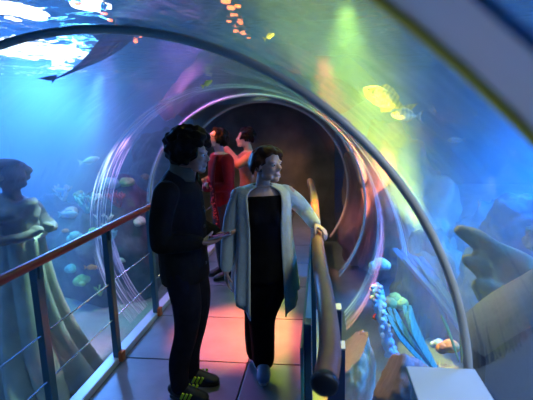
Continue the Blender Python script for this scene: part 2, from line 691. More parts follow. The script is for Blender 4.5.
# left of the tunnel
rock('boulder', P(80, 388, 3.75), (0.20, 0.26, 0.42), 1, brown_rock, 'rounded brown boulder on the sand right beside the draped statue')
bm = bmesh.new()
rmasses = [((-4.7, 7.2, -0.45), (1.5, 0.8, 0.85), 2), ((-3.5, 7.5, -0.35), (0.9, 0.8, 1.05), 3), ((-6.8, 7.6, -0.4), (1.6, 1.0, 1.0), 12),
           ((-3.1, 8.2, 0.0), (0.75, 0.7, 1.6), 5), ((-2.9, 6.3, -0.3), (0.45, 0.5, 0.85), 4), ((-3.5, 6.4, -0.3), (0.7, 0.6, 1.0), 6), ((-4.3, 6.5, -0.3), (0.8, 0.6, 0.9), 8),
           ((-3.05, 5.55, -0.15), (0.55, 0.42, 1.0), 9), ((-3.85, 5.75, -0.2), (0.65, 0.45, 0.95), 10), ((-2.75, 5.8, -0.1), (0.35, 0.4, 1.2), 11)]
for c, r3, sd_ in rmasses:
    for v in bmesh.ops.create_icosphere(bm, subdivisions=4, radius=1)['verts']:
        u = v.co.copy()
        d = noise.noise(u * 1.6 + V((sd_ * 3.7, 0, sd_))) + .5 * noise.noise(u * 3.3 + V((sd_, 0, 0)))
        u = u * (1 + .3 * d)
        v.co = V((c[0] + u.x * r3[0], c[1] + u.y * r3[1], c[2] + u.z * r3[2]))
reef = remesh('reef', bm, reef_rock, None, 0.06, 2)
for v in reef.data.vertices:
    q = v.co * 2.2
    v.co = keep_out(v.co + V((noise.noise(q), noise.noise(q + V((5, 0, 0))), noise.noise(q + V((0, 7, 0))))) * .10 + V((noise.noise(q * 3), noise.noise(q * 3 + V((5, 0, 0))), noise.noise(q * 3 + V((0, 7, 0))))) * .05, .3)
tag(reef, 'long dark hazy reef on the sand behind the left railing', 'reef')

# dark rock round the far part of the tunnel
bm = bmesh.new()
A0, A1 = R_(42), R_(138)
na, nl = 80, 50


def rk(Y, a, k):
    q = V((math.cos(a) * 2.2, Y * 0.9, math.sin(a) * 2.2))
    d = noise.noise(q) + 0.5 * noise.noise(q * 2.3) + 0.25 * noise.noise(q * 5)
    return vp(Y, a, max(TR + 0.06, k + 0.22 * d))


inner = [[rk(5.6 + 0.18 * noise.noise(V((a * 3, 0, 1))) + (8.6 - 5.6) * j / nl, a, 1.80) for a in [lerp(A0, A1, i / na) for i in range(na + 1)]] for j in range(nl + 1)]
outer = [[rk(5.75 + 0.25 * noise.noise(V((a * 2, 4, 1))) + (8.6 - 5.75) * j / nl, a, 1.98 + 0.1 * math.sin(a)) for a in [lerp(A0, A1, i / na) for i in range(na + 1)]] for j in range(nl + 1)]
loop = inner[::-1] + outer
gg = sheet(bm, loop)
for k in range(na):
    bm.faces.new((gg[0][k], gg[-1][k], gg[-1][k + 1], gg[0][k + 1]))
bmesh.ops.recalc_face_normals(bm, faces=bm.faces[:])
tag(link('rock_arch', bm, dark_rock), 'dark rock arch spanning over the far part of the tunnel', 'rock')

# right of the tunnel
rock('cliff', (1.05, 6.9, 0.35), (0.75, 1.7, 1.2), 6, pink_lit_rock, 'pink lit brown rock face with dark hollows right of the woman', amp=0.34, sharp=0.5)
rock('cliff', (1.15, 4.6, -0.25), (0.40, 0.55, 0.75), 7, dark_rock, 'dark reef slope behind the pale blue coral stalk', amp=0.32, sharp=0.3)
rock('boulder', (2.2, 5.2, 0.0), (0.55, 0.6, 0.75), 8, reef_rock, 'murky dark boulder at right seen past the thin rib', amp=0.3)
rock('boulder', (1.62, 3.7, 0.78), (0.27, 0.30, 0.34), 9, mat('purple_rock', (0.05, 0.04, 0.07), 0.9, 0.0, (0.11, 0.05, 0.06), 4, bump=0.5, bscale=10), 'rounded purple dark rock just left of the thin rib at right', amp=0.2)
rock('boulder', (1.55, 3.75, 0.05), (0.40, 0.45, 0.6), 19, reef_rock, 'dark rock carrying the rounded purple rock at right', amp=0.25)
rock('boulder', P(354, 372, 3.5), (0.17, 0.28, 0.42), 21, mat('pale_rock', (0.42, 0.52, 0.40), 0.9, 0.0, (0.32, 0.42, 0.33), 4, bump=0.4, bscale=12), 'pale sandy green rock slope right beside the navy housings', amp=0.15)
rock('boulder', P(388, 392, 2.7) + V((0.12, 0, -0.05)), (0.20, 0.24, 0.32), 10, mat('grey_rock', (0.14, 0.15, 0.15), 0.9, 0.0, (0.22, 0.22, 0.2), 4, bump=0.4, bscale=12), 'grey peaked rock behind the left edge of the pale plinth', amp=0.18)
# big olive outcrop with finger shaped lobes close to the glass
bm = bmesh.new()
base = V((0.98, 1.72, 0.55))


def lobes(lst, fr, seed, vox):
    b = bmesh.new()
    for pts, rad in lst:
        sp = spline([(*p, r) for p, r in zip(pts, rad)], 16)
        tube(b, [q[:3] for q in sp], [q[3] for q in sp], 14)
        ellipsoid(b, sp[0][:3], (sp[0][3],) * 3)
        ellipsoid(b, sp[-1][:3], (sp[-1][3],) * 3)
    return b


Lb = [([P(462, 229, 2.44), P(478, 240, 2.41), P(497, 256, 2.38), P(525, 278, 2.38)], [0.040, 0.062, 0.080, 0.119]),
      ([P(466, 259, 2.31), P(488, 270, 2.34), P(520, 292, 2.38)], [0.033, 0.068, 0.119]),
      ([P(478, 285, 2.25), P(496, 296, 2.27), P(525, 305, 2.35)], [0.037, 0.075, 0.125]),
      ([P(545, 285, 2.44), P(530, 320, 2.38), P(528, 380, 2.31), P(528, 480, 2.31)], [0.112, 0.163, 0.188, 0.250]),
      ([P(545, 285, 2.44), P(590, 330, 2.44), P(600, 420, 2.44)], [0.125, 0.250, 0.325])]
o = remesh('rock_outcrop', lobes(Lb, 0, 0, 0.02), olive_rock, None, 0.02, 4)
for v in o.data.vertices:
    p = v.co
    q = p * 7
    v.co = keep_out(p + V((noise.noise(q), noise.noise(q + V((5, 0, 0))), noise.noise(q + V((0, 7, 0))))) * 0.022, 0.05)
tag(o, 'olive brown rock outcrop with finger shaped lobes at the right edge', 'rock')
rock('boulder', P(536, 240, 2.95) + V((0.05, 0, 0)), (0.12, 0.12, 0.10), 14, olive_rock, 'small olive rock touching the right edge of the view', amp=0.25)
rock('boulder', P(545, 262, 2.95) + V((0.36, 0.15, -0.95)), (0.30, 0.3, 0.88), 24, olive_rock, 'olive rock pillar at the right edge behind the outcrop', amp=0.2)
bm = bmesh.new()
prof = [P(476, 364, 1.50), P(500, 346, 1.50), P(533, 325, 1.50), P(600, 292, 1.50)]
rows = []
for k in range(13):
    y = 1.50 + .55 * k / 12
    row = []
    for q in [V(t) for t in spline(prof, 24)]:
        row.append(keep_out(V((q.x + .25 * (y - 1.5), y, q.z - .10 * (y - 1.5) + .012 * noise.noise(V((q.x * 6, y * 6, 2))))), .05))
    rows.append([V((row[0].x + .02, y, GZ - .1))] + row + [V((row[-1].x, y, GZ - .1))])
g = sheet(bm, rows, close=True)
bm.faces.new(g[0])
bm.faces.new(list(reversed(g[-1])))
bmesh.ops.recalc_face_normals(bm, faces=bm.faces[:])
tag(link('slate_rock', bm, slate, smooth=False), 'smooth dark slate rock at the bottom right corner under the outcrop', 'rock')


# ------------------------------------------------------------------ corals and plants
def branch_coral(name, c, h, n, r, m, seed, label, cat='coral', group=None, spread=0.5, lean=(0, 0, 0)):
    rnd = random.Random(seed)
    bm = bmesh.new()

    def grow(p, d, l, r, lev):
        q = p
        pts = [p]
        for k in range(4):
            d = (d + V((rnd.uniform(-.25, .25), rnd.uniform(-.25, .25), rnd.uniform(-.05, .25)))).normalized()
            q = q + d * l / 4
            pts.append(q)
        tube(bm, pts, [r, r * .95, r * .9, r * .8, r * .7], 7)
        ellipsoid(bm, pts[-1], (r * .78,) * 3, sub=1)
        if lev:
            for k in range(rnd.choice((2, 3))):
                dd = (d + V((rnd.uniform(-1, 1), rnd.uniform(-1, 1), rnd.uniform(0, .6))) * 0.8).normalized()
                grow(pts[rnd.choice((3, 4))], dd, l * .7, r * .72, lev - 1)
    for k in range(n):
        a = rnd.uniform(0, 2 * PI)
        d = (V((math.cos(a) * spread, math.sin(a) * spread, 1)) + V(lean)).normalized()
        grow(V((0, 0, -0.05)), d, h * .45, r, 2)
    o = link(name, bm, m)
    o.location = c
    return tag(o, label, cat, group)


def lump_coral(name, c, r, m, seed, label, cat='coral', group=None):
    rnd = random.Random(seed)
    bm = bmesh.new()
    for k in range(9):
        a, b = rnd.uniform(0, 2 * PI), rnd.uniform(0, 1)
        s = r * rnd.uniform(.35, .6)
        vs = ellipsoid(bm, (math.cos(a) * r * .6 * b, math.sin(a) * r * .6 * b, r * .45 * (1 - b * b)), (s, s, s * .8), sub=3)
        for v in vs:
            q = v.co * (9 / max(r, .1)) * 0.6
            v.co += v.co.normalized() * 0.05 * r * noise.noise(q)
    o = link(name, bm, m)
    o.location = c
    return tag(o, label, cat, group)


def fan_leaf(name, pts, w, m, label, cat, n=9):
    """a bundle of long ribbon blades rooted together"""
    bm = bmesh.new()
    rnd = random.Random(len(label))
    for k in range(n):
        off = V((rnd.uniform(-.06, .06), rnd.uniform(-.12, .12), 0))
        tw = rnd.uniform(0.7, 1.3)
        sp = spline([V(p) * 1 + off * (0.2 + i * 0.6) for i, p in enumerate(pts)], 14)
        rads = [(w * tw * math.sin(PI * min(1, .12 + .88 * (1 - i / 14)) * .96) + .004, 0.004) for i in range(15)]
        tube(bm, sp, rads, 8, side=(0.35 + rnd.uniform(-.2, .2), 0.7, 0.3))
    o = link(name, bm, m)
    return tag(o, label, cat)


blue_coral = mat('pale_blue_coral', (0.45, 0.62, 0.80), 0.8, 0.0, (0.34, 0.52, 0.72), 14, bump=0.5, bscale=40)
green_coral = mat('green_coral', (0.22, 0.42, 0.10), 0.8, 0.0, (0.34, 0.50, 0.14), 12, bump=0.5, bscale=40)
teal_coral = mat('teal_coral', (0.15, 0.42, 0.40), 0.8, 0.0, (0.25, 0.55, 0.48), 12, bump=0.5, bscale=40)
orange_coral = mat('orange_coral', (0.75, 0.28, 0.06), 0.8, 0.0, (0.60, 0.20, 0.05), 12, bump=0.5, bscale=40)
cream_coral = mat('cream_coral', (0.62, 0.56, 0.42), 0.8, 0.0, (0.50, 0.44, 0.34), 12, bump=0.5, bscale=40)
red_coral = mat('red_coral', (0.42, 0.08, 0.07), 0.8, 0.0, (0.30, 0.05, 0.06), 12, bump=0.5, bscale=40)

# the pale stalk and its neighbours on the right-hand reef
stalk_pts = [P(392, 356, 3.55), P(386, 335, 3.6), P(381, 312, 3.65), P(377, 296, 3.7), P(377, 285, 3.72)]
bm = bmesh.new()
sp = spline([(*p, r) for p, r in zip(stalk_pts, (0.055, 0.045, 0.05, 0.06, 0.04))], 24)
tube(bm, [q[:3] for q in sp], [(q[3] * (1 + .25 * math.sin(i * 1.9)), q[3] * .8) for i, q in enumerate(sp)], 14)
for i in range(2, 24, 2):
    for k in range(3):
        a = i * 1.3 + k * 2.1
        ellipsoid(bm, V(sp[i][:3]) + V((math.cos(a), math.sin(a), .3)) * sp[i][3] * .8, (.022, .022, .026), sub=2)
tag(link('coral_stalk', bm, blue_coral), 'tall pale blue knobbly coral stalk on the right reef', 'coral')
lump_coral('coral_lump', P(380, 268, 4.3), 0.12, blue_coral, 3, 'small pale blue coral lump above the tall blue stalk')
lump_coral('coral_lump', P(394, 304, 3.9), 0.13, green_coral, 4, 'yellow green coral lump right of the blue stalk')
lump_coral('coral_lump', P(377, 318, 3.7), 0.05, orange_coral, 5, 'tiny orange coral lump left of the blue stalk')
fan_leaf('kelp', [P(442, 380, 3.1), P(422, 352, 3.2), P(408, 330, 3.3), P(402, 315, 3.4)], 0.03, mat('teal_kelp', (0.01, 0.11, 0.085), 0.7), 'teal green ribbon kelp right above the plinth', 'seaweed', 12)
fan_leaf('kelp', [P(470, 345, 3.4), P(448, 305, 3.7), P(425, 275, 4.0), P(408, 255, 4.3)], 0.035, mat('blue_swath', (0.01, 0.08, 0.28), 0.7), 'long blue ribbon kelp leaning left beside the thin rib', 'seaweed', 12)  # ribbons added for the blue swath of open water
lump_coral('anemone', P(449, 352, 2.6), 0.085, orange_coral, 8, 'orange brown anemone at the foot of the thin rib', 'anemone')
lump_coral('coral_lump', P(438, 345, 2.75), 0.05, blue_coral, 9, 'pale turquoise coral lump beside the orange anemone')
fan_leaf('seaweed', [P(461, 362, 2.5), P(458, 335, 2.5), P(456, 318, 2.5)], 0.02, mat('olive_weed', (0.25, 0.26, 0.05), 0.6), 'olive green weed standing behind the foot of the thin rib', 'seaweed', 4)
bm = bmesh.new()
sp = spline([P(262, 172, 6.4), P(300, 186, 6.2), P(322, 186, 6.0), P(334, 174, 6.0), P(340, 160, 6.1)], 30)
sp = [keep_out(V(p), 0.09) for p in sp]
tube(bm, sp, [0.055 * (1 + .3 * noise.noise(V((i * .7, 0, 0)))) for i in range(31)], 10)
tag(link('driftwood', bm, cream_coral), 'pale curved branch against the rock behind the woman', 'branch')

# corals over the left reef
spots = [(70, 215, 6.3, 'cream', 'l', .17, 'pale rounded coral left of the first full post'),
         (95, 236, 6.0, 'green', 'l', .16, 'green coral lump just above the red handrail at left'),
         (88, 210, 6.6, 'teal', 'b', .30, 'bluish branching coral on the left reef crest'),
         (118, 205, 6.4, 'red', 'b', .26, 'dark red branching coral by the violet joint'),
         (105, 226, 6.1, 'cream', 'b', .26, 'pale branching coral above the second left post'),
         (76, 240, 5.9, 'teal', 'l', .16, 'teal coral lump close over the red handrail'),
         (84, 282, 5.4, 'green', 'l', .16, 'yellow green coral below the handrail between two posts'),
         (92, 268, 5.6, 'orange', 'l', .08, 'small orange coral between the left posts'),
         (100, 292, 5.2, 'green', 'b', .20, 'bright green branching coral low between the left posts'),
         (128, 186, 6.9, 'green', 'l', .18, 'mossy green coral high beside the violet joint'),
         (62, 200, 7.0, 'cream', 'b', .30, 'hazy pale branching coral far behind the statue'),
         (140, 225, 6.2, 'cream', 'l', .17, 'pale coral lump between violet joint and man'),
         (145, 178, 7.2, 'orange', 'l', .12, 'orange coral lump behind the man\'s shoulder'),
         (66, 232, 6.0, 'orange', 'l', .07, 'small orange coral close above the red handrail, left end of the reef'),
         (112, 238, 5.6, 'teal', 'b', .18, 'small teal branching coral just right of the second full post'),
         (80, 196, 5.8, 'green', 'l', .12, 'mossy green coral on the crest of the left reef'),
         (98, 198, 5.8, 'cream', 'l', .10, 'small cream coral on the crest of the left reef'),
         (72, 270, 5.4, 'teal', 'l', .13, 'teal coral lump under the handrail beside the gown'),
         (106, 272, 5.4, 'red', 'b', .18, 'small dark red branching coral under the handrail'),
         (122, 262, 5.6, 'cream', 'l', .10, 'cream coral lump right of the second full post'),
         (110, 188, 7.2, 'teal', 'l', .2, 'teal coral lump on top of the steep left reef')]
cm = dict(cream=cream_coral, green=green_coral, teal=teal_coral, red=red_coral, orange=orange_coral)
bpy.context.view_layer.update()
dg = bpy.context.evaluated_depsgraph_get()
reefs = [o for o in COL.objects if o.name.startswith('reef') or o.name.startswith('ground')]


def seat(px, py, Y):
    """first reef or sand surface met on a sight line beyond the tunnel"""
    d = ray(px, py).normalized()
    best = None
    for o in reefs:
        mi = o.matrix_world.inverted()
        s0 = EYE + d * 3.6
        ok, loc, nr, _ = o.ray_cast(mi @ s0, mi.to_3x3() @ d)
        if ok:
            w = o.matrix_world @ loc
            if best is None or (w - EYE).length < (best - EYE).length:
                best = w
    return best if best is not None and best.y < 10 else P(px, py, Y)


for i, (px, py, Y, c, k, s, lab) in enumerate(spots):
    p = seat(px, py, Y)
    if k == 'l':
        lump_coral('coral_lump', p, s * .8, cm[c], 20 + i, lab)
    else:
        branch_coral('branching_coral', p, s, 5, s * .09, cm[c], 40 + i, lab)


# ------------------------------------------------------------------ fish
def fish(name, c, L, heading, m, label, cat='fish', group=None, deep=0.36, thick=0.14, pitch=0.0, finm=None, roll=0.0, tail=1.0):
    """body, tail, dorsal and belly fins, eyes; heading in the XY plane"""
    r = root(name, c, label, cat, group)
    prof = [(-.5, .02), (-.44, .05), (-.3, .10), (-.1, .165), (.1, .18), (.28, .15), (.40, .10), (.48, .045), (.5, .015)]
    sp = spline(prof, 22)
    bm = bmesh.new()
    tube(bm, [(x * L, 0, 0) for x, h in sp], [(h * L * deep / .36, h * L * thick / .36) for x, h in sp], 14, side=(0, 0, 1))
    link('body', bm, m, r)
    f = finm or m

    def fin(nm, pts):
        b = bmesh.new()
        vs = [b.verts.new(V(p) * L) for p in pts]
        b.faces.new(vs)
        solidify(b, 0.012 * L)
        link(nm, b, f, r, False)
    d = deep / .36
    fin('tail', [(-.47, 0, .03), (-.6, 0, .13 * tail), (-.74, 0, .22 * tail), (-.66, 0, 0), (-.74, 0, -.22 * tail), (-.6, 0, -.13 * tail), (-.47, 0, -.03)])
    fin('dorsal_fin', [(.2, 0, .155 * d), (.08, 0, .27 * d), (-.1, 0, .25 * d), (-.32, 0, .15 * d), (-.34, 0, .08 * d), (-.1, 0, .155 * d)])
    fin('anal_fin', [(-.02, 0, -.165 * d), (-.12, 0, -.26 * d), (-.3, 0, -.17 * d), (-.33, 0, -.09 * d)])
    for s in (-1, 1):
        fin('side_fin', [(.22, s * .06, -.03), (.1, s * .15, -.02), (.03, s * .14, -.1), (.16, s * .06, -.07)])
        b = bmesh.new()
        ellipsoid(b, (.37 * L, s * .038 * L * thick / .14, .025 * L), (.022 * L, .012 * L, .022 * L), sub=2)
        link('eye', b, mat('fish_eye', (0.01, 0.01, 0.01), 0.1), r)
    r.rotation_euler = (roll, -pitch, heading)
    return r


blue_fish = mat('silver_blue_fish', (0.45, 0.55, 0.65), 0.35, 0.2)
yellow_reflection = mat('yellow_reflection', (0.80, 0.72, 0.12), 0.45)  # for the two fish shapes that stand in for light reflections
orange_fish = mat('orange_fish', (0.85, 0.30, 0.05), 0.45)


def striped(name, a, b, sc):
    m = mat(name, a, 0.5)
    nt = m.node_tree
    bs = nt.nodes['Principled BSDF']
    tc = nt.nodes['Texture Coordinate']
    w = nt.nodes.new('ShaderNodeTexWave')
    w.inputs['Scale'].default_value = sc
    w.inputs['Distortion'].default_value = 1.5
    r = nt.nodes.new('ShaderNodeValToRGB')
    r.color_ramp.elements[0].color = (*a, 1)
    r.color_ramp.elements[1].color = (*b, 1)
    nt.links.new(tc.outputs['Object'], w.inputs['Vector'])
    nt.links.new(w.outputs['Fac'], r.inputs['Fac'])
    nt.links.new(r.outputs['Color'], bs.inputs['Base Color'])
    return m


stripe_fish = striped('striped_fish', (0.80, 0.66, 0.40), (0.45, 0.40, 0.30), 9)
fish('fish', P(91, 160, 5.2), 0.22, R_(20), blue_fish, 'pale silvery fish swimming above the left reef', pitch=.2)
fish('fish', P(70, 214, 4.8), 0.20, R_(10), blue_fish, 'pale blue fish low over the reef left of the post')
fish('fish', P(60, 190, 5.6), 0.16, R_(170), blue_fish, 'small hazy fish right of the statue\'s head')
fish('fish', P(92, 267, 4.6), 0.13, R_(10), orange_fish, 'small orange fish below the handrail between left posts')
fish('fish', P(270, 36, 3.4), 0.085, R_(35), yellow_reflection, 'small yellow green fish shape standing in for a reflected light overhead, just right of the orange water glints', pitch=.5)  # fish shape added in place of a yellow green reflection
fish('fish', P(208, 83, 3.3), 0.085, R_(40), yellow_reflection, 'small yellow green fish shape standing in for a reflected light above the curly hair of the man in black', pitch=.5)  # second fish shape added in place of a reflection
fish('fish', P(383, 98, 3.6), 0.36, R_(158), stripe_fish, 'pale striped fish in the yellow light at upper right', pitch=.48, deep=.40, finm=stripe_fish, roll=.15)
fish('fish', P(404, 115, 3.5), 0.22, R_(200), stripe_fish, 'smaller pale fish under the striped fish at right', pitch=.1)
fish('fish', P(455, 140, 3.6), 0.11, R_(170), blue_fish, 'tiny pale fish in open blue water at right')

# the dark gliding shark at upper left
sk = mat('shark_skin', (0.10, 0.11, 0.15), 0.6, 0.0, (0.07, 0.08, 0.11), 5)
shr = root('shark', P(104, 49, 3.9), 'dark slender shark gliding under the water surface at upper left', 'shark')
prof = [(-.72, .004, .004), (-.5, .014, .014), (-.3, .035, .04), (-.05, .08, .085), (.15, .10, .11), (.32, .085, .105), (.44, .052, .07), (.5, .016, .03)]
sp = spline(prof, 30)
bm = bmesh.new()
tube(bm, [(x, 0, 0.03 * math.sin(x * 4)) for x, a, b in sp], [(a, b) for x, a, b in sp], 16, side=(0, 0, 1))
link('body', bm, sk, shr)


def sfin(nm, pts, t=0.012):
    b = bmesh.new()
    b.faces.new([b.verts.new(V(p)) for p in pts])
    solidify(b, t)
    link(nm, b, sk, shr, False)


sfin('dorsal_fin', [(.14, 0, .07), (.02, 0, .20), (-.04, 0, .21), (0, 0, .06)])
sfin('tail', [(-.62, 0, .01), (-.72, 0, .04), (-.84, 0, .07), (-.77, 0, .02), (-.72, 0, -.015), (-.74, 0, -.04), (-.66, 0, -.015)])
for s in (-1, 1):
    sfin('side_fin', [(.24, s * .06, -.02), (.14, s * .24, -.05), (.04, s * .30, -.06), (.06, s * .16, -.05), (.08, s * .06, -.03)])
    sfin('pelvic_fin', [(-.16, s * .03, -.02), (-.22, s * .09, -.04), (-.26, s * .03, -.02)], .008)
shr.rotation_euler = (0.25, R_(-28), R_(14))
shr.scale = (.78, .9, .9)

# ------------------------------------------------------------------ statue
stone = mat('statue_stone', (0.24, 0.21, 0.19), 0.85, 0.0, (0.15, 0.13, 0.13), 5, bump=0.4, bscale=18, col3=(0.20, 0.21, 0.12))
SY = 3.5
sx = P(12, 230, SY).x
st = root('statue', (sx + .04, SY, GZ), 'weathered stone statue of a woman in a flowing gown, underwater at far left', 'statue')
hz = P(16, 177, SY).z - GZ          # head height over the bed
sh = P(16, 207, SY).z - GZ
wa = P(16, 236, SY).z - GZ
bm = bmesh.new()
# bust, neck, head, arm
sp = spline([(0, 0, wa - .1, .17, .13), (0, 0, wa + .02, .165, .125), (0.0, 0, sh - .06, .185, .14), (-.01, 0, sh + .03, .20, .125), (-.01, 0, sh + .085, .12, .09), (0, 0, sh + .11, .062, .06), (0.015, 0, hz - .09, .056, .06)], 24)
tube(bm, [q[:3] for q in sp], [q[3:] for q in sp], 18, side=(1, 0, 0))
ellipsoid(bm, (0.02, 0, hz), (.105, .095, .125), sub=3)
ellipsoid(bm, (0.115, 0, hz - .01), (.02, .018, .03), sub=2)
ellipsoid(bm, (0.095, 0, hz - .075), (.035, .035, .03), sub=2)
ellipsoid(bm, (0.07, -.11, sh - .05), (.075, .07, .07), sub=3)
ellipsoid(bm, (0.07, .07, sh - .05), (.075, .07, .07), sub=3)
for s in (-1, 1):
    a = [V((-.02, s * .19, sh + .0)), V((.02, s * .24, sh - .17)), V((.10, s * .22, wa + .03)), V((.20, s * .12, wa + .05)), V((.235, s * .05, wa + .09))]
    q = spline([(*p, r) for p, r in zip(a, (.065, .055, .05, .04, .036))], 18)
    tube(bm, [x[:3] for x in q], [x[3] for x in q], 12)
    ellipsoid(bm, q[-1][:3], (.05, .035, .04), sub=2)
fg = remesh('figure', bm, stone, st, 0.014, 3)
for v in fg.data.vertices:
    q = v.co * 11
    v.co += V((noise.noise(q), noise.noise(q + V((5, 0, 0))), noise.noise(q + V((0, 7, 0))))) * .022
bm = bmesh.new()
for k in range(46):
    rnd = random.Random(k)
    a, b = rnd.uniform(0, 2 * PI), rnd.uniform(0.05, PI * .62)
    d = V((math.cos(a) * math.sin(b), math.sin(a) * math.sin(b), math.cos(b)))
    if d.x > .45 and d.z < .45:
        continue
    ellipsoid(bm, V((-.02 + d.x * .13, d.y * .13, hz + .015 + d.z * .11)), (.055, .055, .045), sub=2)
remesh('hair', bm, stone, st, 0.014, 3)
# gown: pleated, sweeping out to the right
bm = bmesh.new()
rows = []
n = 96
for j in range(41):
    t = j / 40
    z = lerp(wa + .0, 0.02, t)
    w = .175 + .07 * t + .15 * t ** 2.2
    cx_ = 0.02 + .03 * t + .02 * t * t
    row = []
    for k in range(n):
        a = 2 * PI * k / n
        ph = 9 * a + 7.0 * t * t + 0.9 * math.sin(3 * a + 1)
        f = 1 + (0.12 + 0.40 * t) * (abs(math.sin(ph / 2)) ** .8 - .5) + .03 * math.sin(5 * a + 2)
        aa = a + 1.2 * t * t
        row.append(V((cx_ + w * f * math.cos(aa), w * .82 * f * math.sin(aa), z)))
    rows.append(row)
g = sheet(bm, rows, close=True)
bm.faces.new(g[0])
bm.faces.new(list(reversed(g[-1])))
bmesh.ops.recalc_face_normals(bm, faces=bm.faces[:])
link('gown', bm, mat('gown_stone', (0.40, 0.40, 0.32), 0.8, 0.0, (0.28, 0.29, 0.22), 5, bump=0.3, bscale=18), st)
bm = bmesh.new()
tube(bm, [V((0.01 + (.19 + .012 * math.sin(9 * a)) * math.cos(a), (.15 + .01 * math.sin(9 * a)) * math.sin(a), wa + .012 * math.sin(8 * a))) for a in [2 * PI * k / 72 for k in range(72)]], 0.014, 8, closed=True)
tag(link('sash', bm, mat('pale_stone', (0.62, 0.58, 0.55), 0.8), st), 'pale wavy band at the waist')
st.rotation_euler = (0, 0, R_(-8))
st.scale = (1.28, 1.28, 1.0)

# ------------------------------------------------------------------ people
skin = mat('skin', (0.52, 0.30, 0.20), 0.5, 0.0, (0.47, 0.26, 0.17), 12)
skin2 = mat('fair_skin', (0.60, 0.40, 0.30), 0.5, 0.0, (0.54, 0.35, 0.26), 12)
eye_white = mat('eye_white', (0.7, 0.7, 0.68), 0.2)
iris = mat('iris', (0.03, 0.02, 0.015), 0.15)


def limb(bm, pts, rad, n=14, side=None, k=20):
    """pts: joints; rad: radius (or pair) at each"""
    rr = [(r if isinstance(r, tuple) else (r, r)) for r in rad]
    sp = spline([(*p, *r) for p, r in zip(pts, rr)], k)
    tube(bm, [q[:3] for q in sp], [q[3:] for q in sp], n, side=side)
    for q in (sp[0], sp[-1]):
        ellipsoid(bm, q[:3], (min(q[3:]) * .98,) * 3, sub=2)


def frame(yaw, pitch=0.0, roll=0.0):
    """X forward, Y left, Z up; pitch lifts the face"""
    return (Matrix.Rotation(yaw, 3, 'Z') @ Matrix.Rotation(-pitch, 3, 'Y') @ Matrix.Rotation(roll, 3, 'X'))


def head(bm, c, M, s=1.0):
    """c: centre of the skull (half of the head's height); M: head axes"""
    T = lambda x, y, z: V(c) + M @ (V((x, y, z)) * s)

    def E_(x, y, z, a, b, d, sub=3):
        for v in bmesh.ops.create_icosphere(bm, subdivisions=sub, radius=1)['verts']:
            v.co = T(x + v.co.x * a, y + v.co.y * b, z + v.co.z * d)
    E_(-.012, 0, .035, .095, .076, .085)           # skull
    E_(.030, 0, -.020, .062, .060, .080)           # face
    E_(.058, 0, -.088, .030, .030, .024)           # chin
    for sg in (-1, 1):
        E_(.030, sg * .040, -.070, .045, .020, .028, 2)   # jaw
        E_(.066, sg * .034, -.018, .022, .022, .018, 2)   # cheek
        E_(.074, sg * .030, .022, .020, .026, .010, 2)    # brow
        E_(-.006, sg * .077, -.005, .018, .009, .030, 2)  # ear
        E_(.094, sg * .011, -.030, .010, .008, .008, 2)   # nostril
    tube(bm, [T(.078, 0, .022), T(.092, 0, 0), T(.106, 0, -.022), T(.096, 0, -.032)], [.009 * s, .010 * s, .013 * s, .009 * s], 10)
    E_(.086, 0, -.053, .010, .024, .006, 2)        # lips
    E_(.084, 0, -.063, .010, .021, .006, 2)
    return T


def eyes(T, M, parent, s=1.0):
    for sg in (-1, 1):
        bm = bmesh.new()
        ellipsoid(bm, T(.077, sg * .030, .004), (.0125 * s,) * 3, sub=2)
        e = rel(link('eye', bm, eye_white), parent)
        bm = bmesh.new()
        ellipsoid(bm, T(.086, sg * .030, .004), (.0058 * s,) * 3, sub=2)
        i = rel(link('iris', bm, iris), parent)
        i.parent = e


def hand(bm, w, d, nrm, thumb, curl=0.6, s=1.0, spread=0.10, thumb_curl=0.4):
    """w wrist, d towards the fingers, nrm out of the palm (fingers curl this way), thumb towards the thumb side"""
    d, nrm = V(d).normalized(), V(nrm).normalized()
    nrm = (nrm - d * d.dot(nrm)).normalized()
    t = V(thumb)
    t = (t - d * d.dot(t) - nrm * nrm.dot(t)).normalized()
    w = V(w)
    tube(bm, [w - d * .02 * s, w + d * .02 * s, w + d * .06 * s, w + d * .092 * s], [(.024 * s, .019 * s), (.034 * s, .018 * s), (.041 * s, .016 * s), (.038 * s, .013 * s)], 12, side=t)
    for k, (o, L, r) in enumerate(((.030, .072, .0088), (.010, .080, .0092), (-.011, .074, .0088), (-.031, .058, .0078))):
        p = w + d * (.085 if k < 3 else .078) * s + t * o * s
        q = [p - d * .02 * s, p]
        ang = 0.0
        dd = (d + t * (o * spread * 20)).normalized()
        for f, c in ((.45, .75), (.30, 1.0), (.25, .7)):
            ang += curl * c
            v = dd * math.cos(ang) + nrm * math.sin(ang)
            p = p + v * (L * f * s)
            q.append(p)
        tube(bm, q, [r * s * 1.05, r * s * 1.05, r * s, r * s * .92, r * s * .8], 8)
        ellipsoid(bm, q[-1], (r * .82 * s,) * 3, sub=1)
    p = w + d * .022 * s + t * .026 * s
    q = [p]
    v = (d * .55 + t * .75 + nrm * .25).normalized()
    for f, L in ((0, .038), (thumb_curl, .030), (thumb_curl * 1.6, .024)):
        vv = (v * math.cos(f) + (nrm * .7 + d * .5).normalized() * math.sin(f)).normalized()
        p = p + vv * L * s
        q.append(p)
    tube(bm, q, [.014 * s, .0125 * s, .0105 * s, .009 * s], 8)
    ellipsoid(bm, q[-1], (.009 * s,) * 3, sub=1)


